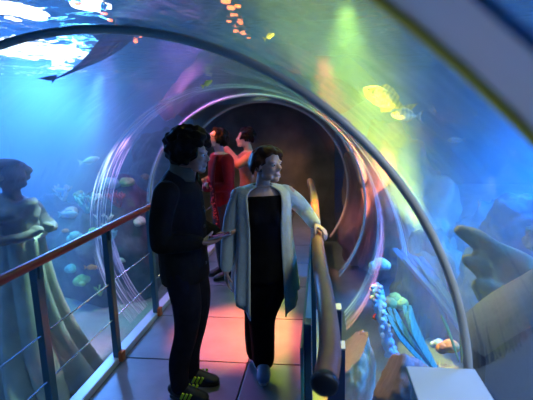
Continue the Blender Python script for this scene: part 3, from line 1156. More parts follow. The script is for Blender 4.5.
def shoe(parent, ankle, fw, m, sole_m, L=.275, stripes=None, wd=.05, lace_m=None):
    """fw: unit vector the toe points to"""
    fw = V(fw).normalized()
    lf = V((-fw.y, fw.x, 0))
    A = V((ankle[0], ankle[1], 0.0))
    T = lambda x, y, z: A + fw * x + lf * y + V((0, 0, z))
    bm = bmesh.new()
    sp = spline([(-.078, .026, .030, .055), (-.06, .034, .045, .062), (0, .037, .055, .068), (.06, .043, .046, .055), (.12, .048, .034, .042), (.165, .044, .026, .034), (.192, .020, .014, .026)], 20)
    tube(bm, [T(x, 0, c) for x, a, b, c in sp], [(a, b) for x, a, b, c in sp], 14, side=lf)
    tube(bm, [T(-.02, 0, .05), T(-.018, 0, .10), T(-.016, 0, .125)], [(.042, .05), (.040, .045), (.040, .044)], 14, side=lf)
    o = rel(remesh('shoe', bm, m, None, 0.008, 3), parent)
    bm = bmesh.new()
    rows = []
    for z, g in ((0.0, .96), (.006, 1.0), (.022, 1.0), (.026, .95)):
        row = []
        for k in range(36):
            a = 2 * PI * k / 36
            x = .056 + .140 * math.cos(a)
            y = (.040 + .010 * math.cos(a)) * math.sin(a)
            row.append(T(.056 + (x - .056) * g, y * g, z))
        rows.append(row)
    g = sheet(bm, rows, close=True)
    bm.faces.new(list(reversed(g[0])))
    bm.faces.new(g[-1])
    s = rel(link('sole', bm, sole_m), parent)
    s.parent = o
    if lace_m:
        bm = bmesh.new()
        for k in range(4):
            x = .045 + k * .022
            tube(bm, [T(x, -.026, .088 - k * .007), T(x + .004, 0, .101 - k * .009), T(x, .026, .088 - k * .007)], .004, 6)
        l = rel(link('lace', bm, lace_m), parent)
        l.parent = o
    if stripes:
        for sg in (-1, 1):
            for k in range(3):
                bm = bmesh.new()
                x = .028 + k * .027
                box(bm, T(x, sg * (.0445 + .001 * k), .054), (.016, .010, .062), .002, Matrix.Rotation(math.atan2(fw.y, fw.x), 3, 'Z') @ Matrix.Rotation(R_(28), 3, 'Y') @ Matrix.Rotation(R_(-sg * 14), 3, 'X'))
                st_ = rel(link('stripe', bm, stripes), parent)
                st_.parent = o
    return o


def curly_hair(parent, T, M, m, n, seed, size, front=.5, ext=(.118, .105, .115), off=(-.02, 0, .045), low=-.05, name='hair', vox=.009):
    rnd = random.Random(seed)
    bm = bmesh.new()
    for k in range(n):
        a, u = rnd.uniform(0, 2 * PI), rnd.uniform(-.75, 1)
        q = math.sqrt(1 - u * u)
        d = V((q * math.cos(a), q * math.sin(a), u))
        p = V((off[0] + d.x * ext[0], off[1] + d.y * ext[1], off[2] + d.z * ext[2]))
        if p.x > .05 and p.z < front * .12:
            continue
        if p.z < low:
            continue
        if p.x > .0 and p.z < .0:
            continue
        s = size * rnd.uniform(.7, 1.25)
        p = p + d * rnd.uniform(-.008, .012)
        ellipsoid(bm, T(*p), (s, s, s), sub=2)
    c = T(*off)
    vs = ellipsoid(bm, (0, 0, 0), (ext[0] * .93, ext[1] * .93, ext[2] * .93), sub=3)
    for v in vs:
        p = v.co + V(off)
        if p.x > .055 and p.z < front * .12 + .02:
            p.x = .055
        if p.z < low:
            p.z = low
        v.co = T(*p)
    return rel(remesh(name, bm, m, None, vox, 1), parent)


# ---- the man: stands in profile to the right, looking at what he holds
def LP(o, fw):
    """local axes helper: forward, left"""
    fw = V((math.cos(fw), math.sin(fw), 0))
    lf = V((-fw.y, fw.x, 0))
    return lambda f, l, z: V(o) + fw * f + lf * l + V((0, 0, z))


def person_root(name, loc, label):
    o = bpy.data.objects.new(name, None)
    return o


mo = V((-0.868, 2.52, 0))
G = LP(mo, R_(-4))
black_jacket = mat('black_jacket', (0.008, 0.008, 0.007), 0.75, 0.0, (0.016, 0.015, 0.011), 8, bump=0.5, bscale=14, spec=0.05)
dark_jeans = mat('dark_jeans', (0.008, 0.008, 0.013), 0.8, 0.0, (0.013, 0.013, 0.02), 10, bump=0.4, bscale=18, spec=0.05)
dark_hair = mat('dark_hair', (0.008, 0.005, 0.005), 0.55, 0.0, (0.014, 0.009, 0.007), 30, spec=0.05)
body = bmesh.new()
Mh = frame(R_(-2), R_(-3))
hc = G(.095, 0, 1.598)
Th = head(body, hc, Mh, .98)
limb(body, [G(.03, 0, 1.40), G(.05, 0, 1.47), G(.072, 0, 1.55)], [.060, .055, .056])
tube(body, [G(0, 0, .86), G(0, 0, .96), G(0.0, 0, 1.10), G(0.01, 0, 1.26), G(.01, 0, 1.38), G(.02, 0, 1.45)],
     [(.155, .105), (.16, .11), (.145, .10), (.165, .11), (.185, .10), (.10, .07)], 16, side=G(0, 1, 0) - G(0, 0, 0))
# legs
aR, aL = V((-.915, 2.42, 0)), V((-.895, 2.60, 0))
for sg, a in ((-1, aR), (1, aL)):
    limb(body, [G(0, sg * .085, .90), G(.035, sg * .09, .68), V((lerp(mo.x, a.x, .7) + .045, lerp(mo.y + sg * .09, a.y, .6), .48)), V((a.x + .005, a.y, .25)), V((a.x, a.y, .09))], [.085, .072, .056, .050, .040])
# near (right) arm bent forward, holding a phone
rS, rE, rW = G(.0, -.195, 1.39), G(-.035, -.25, 1.10), G(.175, -.165, 1.095)
limb(body, [rS, G(-.02, -.235, 1.25), rE], [.055, .048, .042])
limb(body, [rE, G(.07, -.21, 1.09), rW], [.042, .038, .027])
hand(body, rW, G(.9, .30, .02) - G(0, 0, 0), V((0, 0, 1)), G(0, 1, 0) - G(0, 0, 0), .38, .98)
lS, lE, lW = G(.0, .195, 1.39), G(-.03, .25, 1.11), G(.17, .17, 1.06)
limb(body, [lS, G(-.015, .235, 1.26), lE], [.055, .048, .042])
limb(body, [lE, G(.08, .215, 1.08), lW], [.042, .038, .027])
hand(body, lW, G(.9, -.2, -.05) - G(0, 0, 0), V((0, 0, 1)), G(0, -1, 0) - G(0, 0, 0), .5, .98)
man = remesh('person', body, skin, None, 0.0062, 3)
man.location = mo
man.data.transform(Matrix.Translation(-mo))
tag(man, 'person in black jacket with dark curly hair, in profile, holding a phone', 'person')
eyes(Th, Mh, man, .98)
curly_hair(man, Th, Mh, dark_hair, 420, 3, .019, front=.55, ext=(.135, .115, .118), off=(-.028, 0, .052), low=-.085)
# jacket
bm = bmesh.new()
sd = G(0, 1, 0) - G(0, 0, 0)
tube(bm, [G(.005, 0, .80), G(.0, 0, .86), G(-.005, 0, 1.0), G(-.005, 0, 1.15), G(-.01, 0, 1.30), G(-.005, 0, 1.40), G(.01, 0, 1.455), G(.025, 0, 1.49)],
     [(.182, .150), (.185, .155), (.18, .152), (.185, .155), (.20, .150), (.195, .130), (.13, .10), (.09, .085)], 20, side=sd)
for sg, s_, e_, w_ in ((-1, rS, rE, rW), (1, lS, lE, lW)):
    limb(bm, [s_ + V((0, 0, .005)), lerp(s_, e_, .5) + (G(-.012, sg * .012, 0) - G(0, 0, 0)), e_], [.078, .068, .062])
    limb(bm, [e_, lerp(e_, w_, .55), lerp(e_, w_, .93)], [.062, .056, .047])
jk = rel(remesh('jacket', bm, black_jacket, None, 0.010, 3), man)
bm = bmesh.new()   # standing, open collar
rows = []
for j in range(6):
    t = j / 5
    rows.append([G(.03 + (.098 - .012 * t) * math.cos(a) + .012 * t, (.094 - .014 * t) * math.sin(a), 1.455 + .085 * t + .02 * math.cos(a + PI)) for a in [lerp(.45, 2 * PI - .45, k / 40) for k in range(41)]])
sheet(bm, rows)
solidify(bm, .012)
cl = rel(link('collar', bm, mat('olive_lit_collar', (0.10, 0.09, 0.045), 0.8, 0.0, (0.06, 0.055, 0.03), 10)), man)  # olive light on the collar is put into its colour
cl.parent = jk
for z in (.92, 1.04, 1.16, 1.28):
    bm = bmesh.new()
    ellipsoid(bm, G(.152 + (.004 if z > 1 else 0), -.02, z), (.006, .010, .010), sub=2)
    b_ = rel(link('button', bm, mat('dark_button', (0.03, 0.03, 0.03), 0.3)), man)
    b_.parent = jk
bm = bmesh.new()
tube(bm, [G(.005, 0, .80), G(.0, 0, .88), G(.0, 0, .98)], [(.160, .125), (.165, .125), (.150, .11)], 18, side=sd)
for sg, a in ((-1, aR), (1, aL)):
    limb(bm, [G(.0, sg * .078, .88), G(.035, sg * .09, .66), V((lerp(mo.x, a.x, .7) + .045, lerp(mo.y + sg * .09, a.y, .6), .47)), V((a.x + .002, a.y, .26)), V((a.x - .004, a.y, .095))], [.108, .094, .076, .068, .060], k=26)
rel(remesh('trousers', bm, dark_jeans, None, 0.010, 3), man)
yel = mat('yellow_stripe', (0.55, 0.75, 0.02), 0.5)
sh_m = mat('black_shoe', (0.012, 0.012, 0.013), 0.45)
sole_d = mat('dark_sole', (0.03, 0.03, 0.03), 0.6)
shoe(man, aR, (1, -.12, 0), sh_m, sole_d, stripes=yel, lace_m=yel)
shoe(man, aL, (1, -.02, 0), sh_m, sole_d, stripes=yel, lace_m=yel)
# phone lying on the palm
wdir = (G(.9, .30, .02) - G(0, 0, 0)).normalized()
pc = rW + wdir * .115 + V((0, 0, .030))
man.scale = (.985, .985, .98)
pc = mo + V(((pc.x - mo.x) * .985, (pc.y - mo.y) * .985, pc.z * .98))
ph = root('phone', pc, 'slim dark phone with pale rim held in the hand of the person in profile', 'phone')
ph.rotation_euler = (0, R_(-10), math.atan2(wdir.y, wdir.x))
bm = bmesh.new()
box(bm, (0, 0, 0), (.135, .066, .009), .004)
link('case', bm, mat('silver_case', (0.6, 0.6, 0.64), 0.3, 0.7), ph, False)
bm = bmesh.new()
box(bm, (0, 0, .0049), (.122, .058, .001), .0004)
link('screen', bm, mat('dark_screen', (0.01, 0.01, 0.014), 0.1), ph, False)

# ---- the woman: cardigan, hand on the right rail
wo_ = V((-0.395, 2.80, 0))
FW = R_(-76)
G = LP(wo_, FW)
sd = G(0, 1, 0) - G(0, 0, 0)
cardigan = mat('pale_cardigan', (0.66, 0.72, 0.62), 0.85, 0.0, (0.56, 0.63, 0.55), 9, bump=0.35, bscale=30, sheen=.3)
black_cloth = mat('black_cloth', (0.005, 0.005, 0.006), 0.8, 0.0, (0.009, 0.009, 0.011), 9, bump=0.3, bscale=14, spec=0.05)
auburn = mat('auburn_hair', (0.050, 0.016, 0.008), 0.5, 0.0, (0.085, 0.028, 0.012), 40, spec=.12)
body = bmesh.new()
Mh = frame(R_(-36), R_(2))
hc = G(.03, .035, 1.472)
Th = head(body, hc, Mh, 1.0)
limb(body, [G(0, 0, 1.30), G(.0, .005, 1.35), G(.012, .018, 1.42)], [.052, .047, .049])
tube(body, [G(0, 0, .78), G(0, 0, .86), G(0, 0, .99), G(.0, 0, 1.12), G(0, 0, 1.27), G(0, 0, 1.335)],
     [(.155, .11), (.16, .115), (.125, .095), (.145, .105), (.155, .085), (.085, .06)], 16, side=sd)
for sg in (-1, 1):
    ellipsoid(body, G(.068, sg * .065, 1.13), (.05, .06, .06), sub=2)
aR, aL = V((-.49, 2.90, 0)), V((-.425, 2.79, 0))
wl = {}
for sg, a in ((-1, aR), (1, aL)):
    wl[sg] = [G(0, sg * .08, .80), lerp(G(.02, sg * .085, .62), V((a.x, a.y, .62)), .4), V((lerp(wo_.x, a.x, .8), lerp(wo_.y, a.y, .8) - .015, .43)), V((a.x, a.y, .24)), V((a.x, a.y, .085))]
    limb(body, wl[sg], [.085, .074, .055, .048, .038])
rS, rE, rW = G(-.0, -.165, 1.285), G(-.035, -.235, 1.00), G(.02, -.265, .78)
limb(body, [rS, lerp(rS, rE, .5), rE], [.048, .042, .037])
limb(body, [rE, lerp(rE, rW, .5), rW], [.037, .033, .024])
hand(body, rW, G(.12, -.02, -1) - G(0, 0, 0), G(0, 1, 0) - G(0, 0, 0), G(1, 0, 0) - G(0, 0, 0), .32, .9)
# left hand grips the rail
hw = V((-.05, 2.80, 1.072))
lS, lE, lW = G(.0, .165, 1.285), V((-.12, 3.02, 1.115)), hw
limb(body, [lS, lerp(lS, lE, .5) + V((0, 0, .008)), lE], [.048, .042, .037])
limb(body, [lE, lerp(lE, lW, .5), lW], [.037, .032, .024])
hand(body, lW, (.75, -.55, -.40), (-.35, -.2, -1.0), (-.4, -1, .1), .62, .92, thumb_curl=.6)
wom = remesh('person', body, skin2, None, 0.0062, 3)
wom.location = wo_
wom.data.transform(Matrix.Translation(-wo_))
tag(wom, 'person in pale open cardigan over black, short auburn hair, one hand on the right rail', 'person')
eyes(Th, Mh, wom, 1.0)
# smooth bob-length crop with a fringe
rnd = random.Random(11)
bm = bmesh.new()
for k in range(150):
    a, u = rnd.uniform(0, 2 * PI), rnd.uniform(-.15, 1)
    q = math.sqrt(1 - u * u)
    d = V((q * math.cos(a), q * math.sin(a), u))
    if d.x > .35 and d.z < .42:
        continue
    p0 = V((-.018 + d.x * .100, d.y * .084, .036 + d.z * .092))
    tip = p0 + V((.020 * d.x + .012, d.y * .012, -.050 - .035 * (d.x < .1)))
    if d.x > .2:
        tip = p0 + V((.022, .012 + d.y * .02, -.028))
    mid = lerp(p0, tip, .5) + d * .010
    tube(bm, [Th(*p0), Th(*mid), Th(*tip)], [.014, .015, .005], 7)
vs = ellipsoid(bm, (0, 0, 0), (.100, .084, .094), sub=3)
for v in vs:
    p = v.co + V((-.018, 0, .038))
    if p.x > .045 and p.z < .068:
        p.x = .045
    if p.z < -.06:
        p.z = -.06
    if p.x > .0 and p.z < -.0:
        p.x = min(p.x, 0.0)
    v.co = Th(*p)
rel(remesh('hair', bm, auburn, None, .0075, 2), wom)
# black top
bm = bmesh.new()
tube(bm, [G(0, 0, .70), G(0, 0, .80), G(0.002, 0, .90), G(.002, 0, 1.0), G(.008, 0, 1.12), G(.002, 0, 1.23), G(.0, 0, 1.275)],
     [(.185, .145), (.178, .138), (.160, .125), (.150, .118), (.162, .13), (.160, .108), (.140, .098)], 20, side=sd)
for sg in (-1, 1):
    ellipsoid(bm, G(.072, sg * .065, 1.13), (.055, .068, .07), sub=3)
rel(remesh('top', bm, black_cloth, None, 0.010, 3), wom)
bm = bmesh.new()
tube(bm, [G(0, 0, .70), G(0, 0, .78), G(0, 0, .88)], [(.165, .125), (.165, .12), (.14, .105)], 18, side=sd)
for sg in (-1, 1):
    limb(bm, [wl[sg][0], wl[sg][1], wl[sg][2], wl[sg][3], wl[sg][4] + V((0, 0, .0))], [.118, .108, .096, .086, .080], k=26)
rel(remesh('trousers', bm, black_cloth, None, 0.010, 3), wom)
# cardigan: open shell with long pointed fronts, and sleeves
bm = bmesh.new()
rows = []
NK = 64
for j in range(31):
    t = j / 30
    row = []
    for k in range(NK + 1):
        u = k / NK * 2 - 1                     # -1 right front .. 1 left front
        a = u * (PI - lerp(.70, .58, t ** .5))       # 0 is the back
        zt = 1.350 - .010 * abs(u) ** 3
        zb = .60 + .09 * math.cos(a) * .5 - .10 * abs(u) ** 6
        z = lerp(zt, zb, t ** 1.75)
        w = spline([(.066,), (.172,), (.192,), (.186,), (.194,), (.212,), (.228,)], 30)[j][0]
        dd = spline([(.068,), (.112,), (.150,), (.154,), (.164,), (.178,), (.192,)], 30)[j][0]
        fold = 1 + .06 * t * math.sin(9 * a + 1) + .03 * t * math.sin(17 * a)
        row.append(G(-math.cos(a) * dd * fold, math.sin(a) * w * fold, z))
    rows.append(row)
sheet(bm, rows)
solidify(bm, .008)
cg = rel(link('cardigan', bm, cardigan), wom)
for nm, s_, e_, w_ in (('sleeve', rS, rE, rW), ('sleeve', lS, lE, lW)):
    bm = bmesh.new()
    limb(bm, [s_ + V((0, 0, -.006)) + (G(0, 0, 1.285) - s_) * .12, lerp(s_, e_, .5), e_], [.062, .060, .053])
    limb(bm, [e_, lerp(e_, w_, .5), lerp(e_, w_, .94)], [.053, .049, .042])
    sl = rel(remesh(nm, bm, cardigan, None, 0.009, 3), wom)
    sl.parent = cg
wsole = mat('pale_sole', (0.55, 0.58, 0.62), 0.5)
shoe(wom, aR, (.45, -.9, 0), sh_m, wsole, wd=.044)
shoe(wom, aL, (.12, -1, 0), mat('blue_black_shoe', (0.25, 0.32, 0.45), 0.4), wsole, lace_m=wsole)

# ---- two people further on
crim = mat('crimson_top', (0.26, 0.008, 0.012), 0.8, 0.0, (0.18, 0.006, 0.010), 8, spec=.1)
oran = mat('rust_jacket', (0.42, 0.12, 0.05), 0.8, 0.0, (0.30, 0.08, 0.04), 8)
dk = mat('dark_trousers', (0.02, 0.02, 0.025), 0.8)


def background_person(o, fw, H, headyaw, headpitch, topm, hairm, label, arms, seed, lean=0.0):
    o = V(o)
    s = H / 1.72
    g = LP((0, 0, 0), fw)
    Gs = lambda f, l, z: o + g(f * s, l * s, z * s)
    sd = g(0, 1, 0)
    body = bmesh.new()
    Mh = frame(headyaw, headpitch)
    hc = Gs(.05 + lean, 0, 1.60)
    T = head(body, hc, Mh, s)
    limb(body, [Gs(lean * .8, 0, 1.40), Gs(.012 + lean, 0, 1.47), lerp(Gs(.03 + lean, 0, 1.54), hc, .4)], [.057 * s, .052 * s, .052 * s])
    tor = [(.86, .155, .11), (.96, .155, .11), (1.10, .14, .10), (1.26, .165, .115), (1.38, .185, .10), (1.45, .10, .07)]
    for bm_, k in ((body, 1.0),):
        tube(bm_, [Gs(lean * max(0, (z - .9) / .5), 0, z) for z, a, b in tor], [(a * s, b * s) for z, a, b in tor], 16, side=sd)
    for sg in (-1, 1):
        limb(body, [Gs(0, sg * .085, .90), Gs(.02, sg * .09, .48), Gs(0, sg * .09, .09)], [.085 * s, .055 * s, .040 * s])
    for sg in (-1, 1):
        e, w, hd, nr, th = arms[sg]
        S_, E2, W2 = Gs(lean, sg * .19, 1.385), Gs(*e), Gs(*w)
        limb(body, [S_, lerp(S_, E2, .5), E2], [.052 * s, .046 * s, .040 * s])
        limb(body, [E2, lerp(E2, W2, .5), W2], [.040 * s, .035 * s, .026 * s])
        hand(body, W2, g(*hd), g(*nr), g(*th), .5, s * .95)
    p = remesh('person', body, skin, None, 0.0085, 3)
    p.location = o
    p.data.transform(Matrix.Translation(-o))
    tag(p, label, 'person')
    eyes(T, Mh, p, s)
    curly_hair(p, T, Mh, hairm, 160, seed, .016, front=.55, ext=(.108, .090, .098), off=(-.020, 0, .042), low=-.06)
    bm = bmesh.new()
    tube(bm, [Gs(lean * max(0, (z - .9) / .5), 0, z) for z, a, b in tor[:-1]] + [Gs(lean, 0, 1.44)], [((a + .025) * s, (b + .03) * s) for z, a, b in tor], 18, side=sd)
    for sg in (-1, 1):
        e, w, hd, nr, th = arms[sg]
        S_, E2, W2 = Gs(lean, sg * .19, 1.385), Gs(*e), Gs(*w)
        limb(bm, [S_, lerp(S_, E2, .5), E2], [.070 * s, .062 * s, .056 * s])
        limb(bm, [E2, lerp(E2, W2, .5), lerp(E2, W2, .9)], [.056 * s, .050 * s, .042 * s])
    rel(remesh('jacket', bm, topm, None, 0.011, 3), p)
    bm = bmesh.new()
    tube(bm, [Gs(0, 0, .80), Gs(0, 0, .96)], [(.165 * s, .125 * s), (.155 * s, .11 * s)], 16, side=sd)
    for sg in (-1, 1):
        limb(bm, [Gs(0, sg * .08, .88), Gs(.02, sg * .09, .48), Gs(-.003, sg * .09, .09)], [.105 * s, .078 * s, .064 * s])
    rel(remesh('trousers', bm, dk, None, 0.012, 3), p)
    for sg in (-1, 1):
        a = Gs(0, sg * .09, 0)
        shoe(p, a, g(1, 0, 0), sh_m, sole_d)
    return p, T, Gs, g


# looking up to the left, arms folded
p3, T3, G3, g3 = background_person((-1.12, 4.70, 0), R_(215), 1.70, R_(205), R_(34), crim, dark_hair,
                                   'person in crimson top looking up to the left, wearing glasses, behind the pair',
                                   {-1: ((.02, -.26, 1.12), (.20, .0, 1.10), (0, 1, .1), (1, 0, 0), (0, 0, 1)), 1: ((.02, .26, 1.10), (.22, -.02, 1.06), (0, -1, .1), (1, 0, 0), (0, 0, 1))}, 5)
bm = bmesh.new()
for sg in (-1, 1):
    tube(bm, [T3(.101, sg * .031 + .024 * math.cos(a), .004 + .019 * math.sin(a)) for a in [2 * PI * k / 20 for k in range(20)]], .0028, 6, closed=True)
    tube(bm, [T3(.098, sg * .055, .008), T3(.04, sg * .080, .008), T3(-.02, sg * .084, .002)], .0026, 6)
tube(bm, [T3(.105, -.008, .008), T3(.108, 0, .010), T3(.105, .008, .008)], .0026, 6)
rel(link('glasses', bm, mat('dark_frames', (0.01, 0.01, 0.01), 0.3)), p3)
# a sequinned scarf hanging down the front
scm = mat('red_scarf', (0.10, 0.004, 0.006), 0.8, 0.0, (0.07, 0.003, 0.004), 9, spec=.1)
seq = mat('red_sequin', (0.95, 0.10, 0.08), 0.2, 0.7)
bm = bmesh.new()
q = spline([(*G3(.09, .09, 1.42), .035), (*G3(.15, .14, 1.28), .045), (*G3(.18, .17, 1.12), .05), (*G3(.18, .19, .95), .055), (*G3(.16, .20, .78), .06), (*G3(.15, .20, .60), .06)], 24)
tube(bm, [x[:3] for x in q], [(x[3], .014) for x in q], 12, side=g3(0, 1, 0))
sc_ = rel(link('scarf', bm, scm), p3)
bm = bmesh.new()
rnd = random.Random(4)
for k in range(55):
    x = q[rnd.randrange(9, 25)]
    c = V(x[:3]) + g3(.016, rnd.uniform(-.9, .9) * x[3], rnd.uniform(-.015, .015))
    ellipsoid(bm, c, (.010, .010, .010), sub=1)
s_ = rel(link('sequins', bm, seq, None, False), p3)
s_.parent = sc_
s_['kind'] = 'stuff'
# taking a picture, arms raised, half hidden behind the woman
p4, T4, G4, g4 = background_person((-0.90, 5.30, 0), R_(195), 1.68, R_(190), R_(8), oran, dark_hair,
                                   'person in rust orange jacket with raised arms, half hidden behind the cardigan wearer',
                                   {-1: ((.16, -.25, 1.30), (.30, -.04, 1.50), (.3, .5, .8), (1, .3, 0), (0, 1, 0)), 1: ((.16, .25, 1.30), (.30, .04, 1.50), (.3, -.5, .8), (1, -.3, 0), (0, -1, 0))}, 9)
cp = G4(.345, 0, 1.575)
cm_ = root('camera_body', cp, 'small dark compact camera held up by the person in rust orange', 'camera', rz=R_(195))
cm_.name = 'compact_camera'
bm = bmesh.new()
box(bm, (0, 0, 0), (.028, .10, .06), .006)
link('body', bm, mat('camera_black', (0.02, 0.02, 0.022), 0.4), cm_, False)
bm = bmesh.new()
tube(bm, [(.010, 0, 0), (.034, 0, 0), (.036, 0, 0)], [.022, .021, .016], 16)
link('lens', bm, mat('camera_lens', (0.05, 0.05, 0.055), 0.2, 0.6), cm_)

# ------------------------------------------------------------------ light


def area(name, loc, tgt, size, power, col, spread=180):
    l = bpy.data.lights.new(name, 'AREA')
    l.shape = 'DISK'
    l.size = size
    l.energy = power
    l.color = col
    l.spread = R_(spread)
    o = bpy.data.objects.new(name, l)
    COL.objects.link(o)
    o.location = loc
    o.rotation_euler = (V(tgt) - V(loc)).to_track_quat('-Z', 'Y').to_euler()
    return o


def spot(name, loc, tgt, power, col, ang=60, blend=.6, r=.05):
    l = bpy.data.lights.new(name, 'SPOT')
    l.energy = power
    l.color = col
    l.spot_size = R_(ang)
    l.spot_blend = blend
    l.shadow_soft_size = r
    o = bpy.data.objects.new(name, l)
    COL.objects.link(o)
    o.location = loc
    o.rotation_euler = (V(tgt) - V(loc)).to_track_quat('-Z', 'Y').to_euler()
    return o


def lamp_panel(name, c, s, strength, col, label, rot=(0, 0, 0)):
    r = root(name, c, label, 'lamp')
    r.rotation_euler = rot
    bm = bmesh.new()
    tube(bm, [(0, 0, 0), (0, 0, .012)], [(s[0], s[1])] * 2, 24, side=(1, 0, 0))
    m = mat(name + '_glow' + label[:6], col, 0.5, emit=strength, emit_col=col)
    m.cycles.emission_sampling = 'NONE'
    link('lens', bm, m, r, False)
    bm = bmesh.new()
    tube(bm, [(0, 0, .014), (0, 0, .06), (0, 0, .12)], [(s[0] * 1.06, s[1] * 1.06), (s[0] * 1.06, s[1] * 1.06), (s[0] * .5, s[1] * .5)], 24, side=(1, 0, 0))
    link('housing', bm, mat('lamp_housing', (0.05, 0.05, 0.05), 0.5), r, False)
    return r


# big blue floods in the left of the tank
spot('blue_flood', (-4.6, 7.6, 2.6), (-4.6, 4.0, 2.5), 3800, (0.04, 0.22, 1.0), 100, .9, .2)
spot('cyan_flood', (-4.5, 8.2, 1.95), (-4.5, 4.0, 2.4), 900, (0.08, 0.42, 1.0), 100, .9, .2)
spot('glare_flood', (-5.3, 8.6, 2.65), (-5.0, 6.2, 2.5), 500, (0.30, 0.58, 1.0), 130, .9, .2)
spot('reef_flood', (-3.3, 4.5, 2.7), (-2.95, 5.0, -0.5), 250, (0.25, 1.0, 0.85), 54, .8, .1)
spot('gown_fill', (-2.05, 3.95, 2.30), (-2.45, 3.4, -0.1), 420, (0.45, 1.0, 0.85), 36, .7, .05)  # added unseen spot, grazes the gown so its folds show
area('blue_top', (-5.2, 4.6, 2.8), (-5.2, 4.6, 0), 2.5, 160, (0.05, 0.20, 1.0), 130)
area('blue_top_right', (3.2, 3.4, 2.8), (3.2, 3.4, 0), 1.6, 2200, (0.01, 0.22, 1.0), 120)
area('teal_fill', (-0.3, 4.7, 2.78), (-0.3, 4.7, 0), 1.6, 22, (0.25, 0.75, 0.55), 150)  # added unseen area light for the teal haze overhead
area('violet_fill', (-1.7, 5.3, 2.75), (-1.7, 5.3, 0), .6, 32, (0.60, 0.22, 1.0), 120)  # added unseen area light for a violet tint in the water
area('plinth_fill', (1.5, 0.6, 2.75), (0.5, 1.2, 0.8), .5, 12, (0.6, 0.78, 1.0), 80)  # added unseen area light to brighten the plinth
spot('blue_statue', (-4.3, 2.9, 2.6), (-2.6, 3.5, 0.7), 170, (0.14, 0.42, 1.0), 50, .6)
# coloured spots outside the vault
spot('yellow_spot', (0.27, 3.30, 2.0), (0.55, 2.8, 1.0), 320, (1.0, 0.88, 0.07), 70, .9, .05)
spot('yellow_uplight', (0.70, 3.05, 0.95), (0.18, 3.30, 2.1), 2400, (1.0, 0.95, 0.06), 50, 1.0, .05)
spot('green_spot', (0.20, 3.9, 2.76), (0.26, 3.8, 1.5), 900, (0.75, 1.0, 0.08), 60, 1.0, .08)
spot('violet_spot', (-2.0, 4.05, 2.65), (-2.10, 3.97, 0.9), 500, (0.75, 0.36, 1.0), 30, .7, .06)
spot('red_spot', (-0.02, 4.5, 2.45), (0.18, 4.0, 1.5), 2000, (1.0, 0.05, 0.06), 34, .8, .06)
spot('red_walk_spot', (-0.68, 3.64, 2.15), (-0.70, 3.36, 0.0), 1700, (1.0, 0.14, 0.09), 34, .8, .05)
spot('pink_reef_spot', (0.66, 5.2, 1.3), (0.62, 7.0, 0.5), 220, (1.0, 0.42, 0.30), 80, .7, .06)
spot('orange_face_spot', (-2.05, 4.1, 2.35), (-1.16, 4.72, 1.62), 300, (1.0, 0.22, 0.06), 16, .7, .05)
spot('red_far_spot', (-1.9, 4.6, 2.25), (-0.95, 5.1, 1.3), 60, (1.0, 0.20, 0.03), 50, .7, .05)
spot('sequin_spot', (-0.5, 3.65, 2.15), (-1.15, 4.5, 0.72), 60, (1.0, 0.12, 0.08), 9, .6, .04)
spot('yellow_walk_spot', (0.72, 2.6, 2.3), (-0.2, 2.75, 1.2), 34, (1.0, 0.9, 0.35), 30, .6, .06)
spot('teal_sand_fill', (0.70, 2.9, 2.5), (0.42, 3.5, -0.2), 300, (0.7, 1.0, 0.75), 17, .7, .06)  # added unseen spot to brighten the pale slope
spot('cool_left_fill', (-2.9, 1.6, 2.4), (-0.9, 2.6, 0.3), 40, (0.25, 0.48, 1.0), 70, .7, .1)  # added unseen spot that cools the left floor plates
spot('olive_far_fill', (-1.05, 7.5, 2.2), (-0.9, 7.0, 0.0), 60, (0.9, 0.8, 0.35), 150, .7, .06)  # added unseen warm light so the far rock isn't black
spot('rib_fill', (-2.9, 0.9, 1.2), (0.18, 0.40, 1.8), 110, (0.65, 0.8, 1.0), 20, .6, .1)  # added unseen spot only for the nearest metal rib
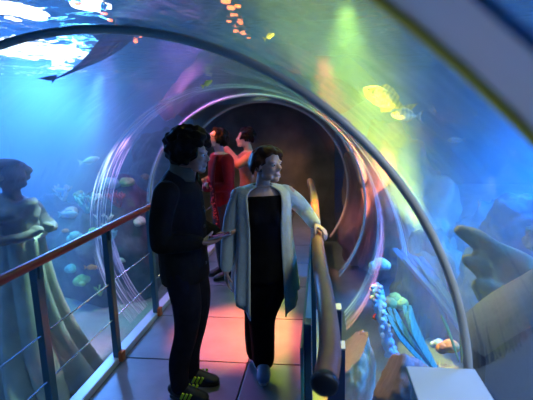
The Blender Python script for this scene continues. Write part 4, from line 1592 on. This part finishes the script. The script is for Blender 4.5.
# lamps hanging over the water, seen broken up through its ripples
lamp_panel('flood_lamp', P(12, 16, 5.7), (.42, .55), 14, (0.92, 0.97, 1.0), 'white flood lamp glowing through the rippled surface in the top left corner')
lamp_panel('flood_lamp', P(34, 57, 9.3), (1.1, 1.4), 14, (0.80, 0.95, 1.0), 'large white flood lamp glowing through the surface just below the rib at upper left')
lamp_panel('flood_lamp', P(92, 10, 5.8), (.22, .35), 14, (1.0, 0.95, 0.9), 'smaller white lamp glowing through the surface above the shark')
def over(px, py, z):
    d = ray(px, py)
    return EYE + d * ((z - EYE.z) / d.z)


for k, (px, py, sz) in enumerate(((226, 3, .05), (231, 10, .045), (238, 8, .035), (234, 18, .05), (229, 24, .03), (240, 25, .04), (236, 33, .035), (243, 36, .045), (249, 40, .03))):
    lamp_panel('water_glint', over(px, py, 3.06), (sz, sz * 1.6), 9, (1.0, 0.22, 0.04), 'one of the small orange lamps glinting in a broken line overhead')['group'] = 'orange water glints'  # glowing discs added in place of orange glints on the water
for k, (px, py, sz) in enumerate(((78, 6, .03), (104, 16, .035), (110, 22, .03), (118, 30, .025), (128, 38, .03), (136, 44, .03), (141, 40, .025))):
    lamp_panel('water_glint', over(px, py, 3.06), (sz, sz * 1.6), 9, (1.0, 0.85, 0.72), 'one of the tiny white lamps glinting near the shark')['group'] = 'tiny white water glints'  # more glowing discs added in place of surface glints


w = bpy.data.worlds.new('world')
S.world = w
w.use_nodes = True
w.node_tree.nodes['Background'].inputs[0].default_value = (0.01, 0.02, 0.04, 1)
w.node_tree.nodes['Background'].inputs[1].default_value = 0.3

S.view_settings.view_transform = 'Standard'
S.view_settings.look = 'None'
S.view_settings.gamma = 1
S.view_settings.exposure = 0.0
S.cycles.max_bounces = 10
S.cycles.transparent_max_bounces = 24
S.cycles.volume_bounces = 1
S.cycles.caustics_refractive = False
S.cycles.caustics_reflective = False
S.cycles.sample_clamp_indirect = 4.0
S.cycles.sample_clamp_direct = 20.0
S.cycles.use_denoising = True
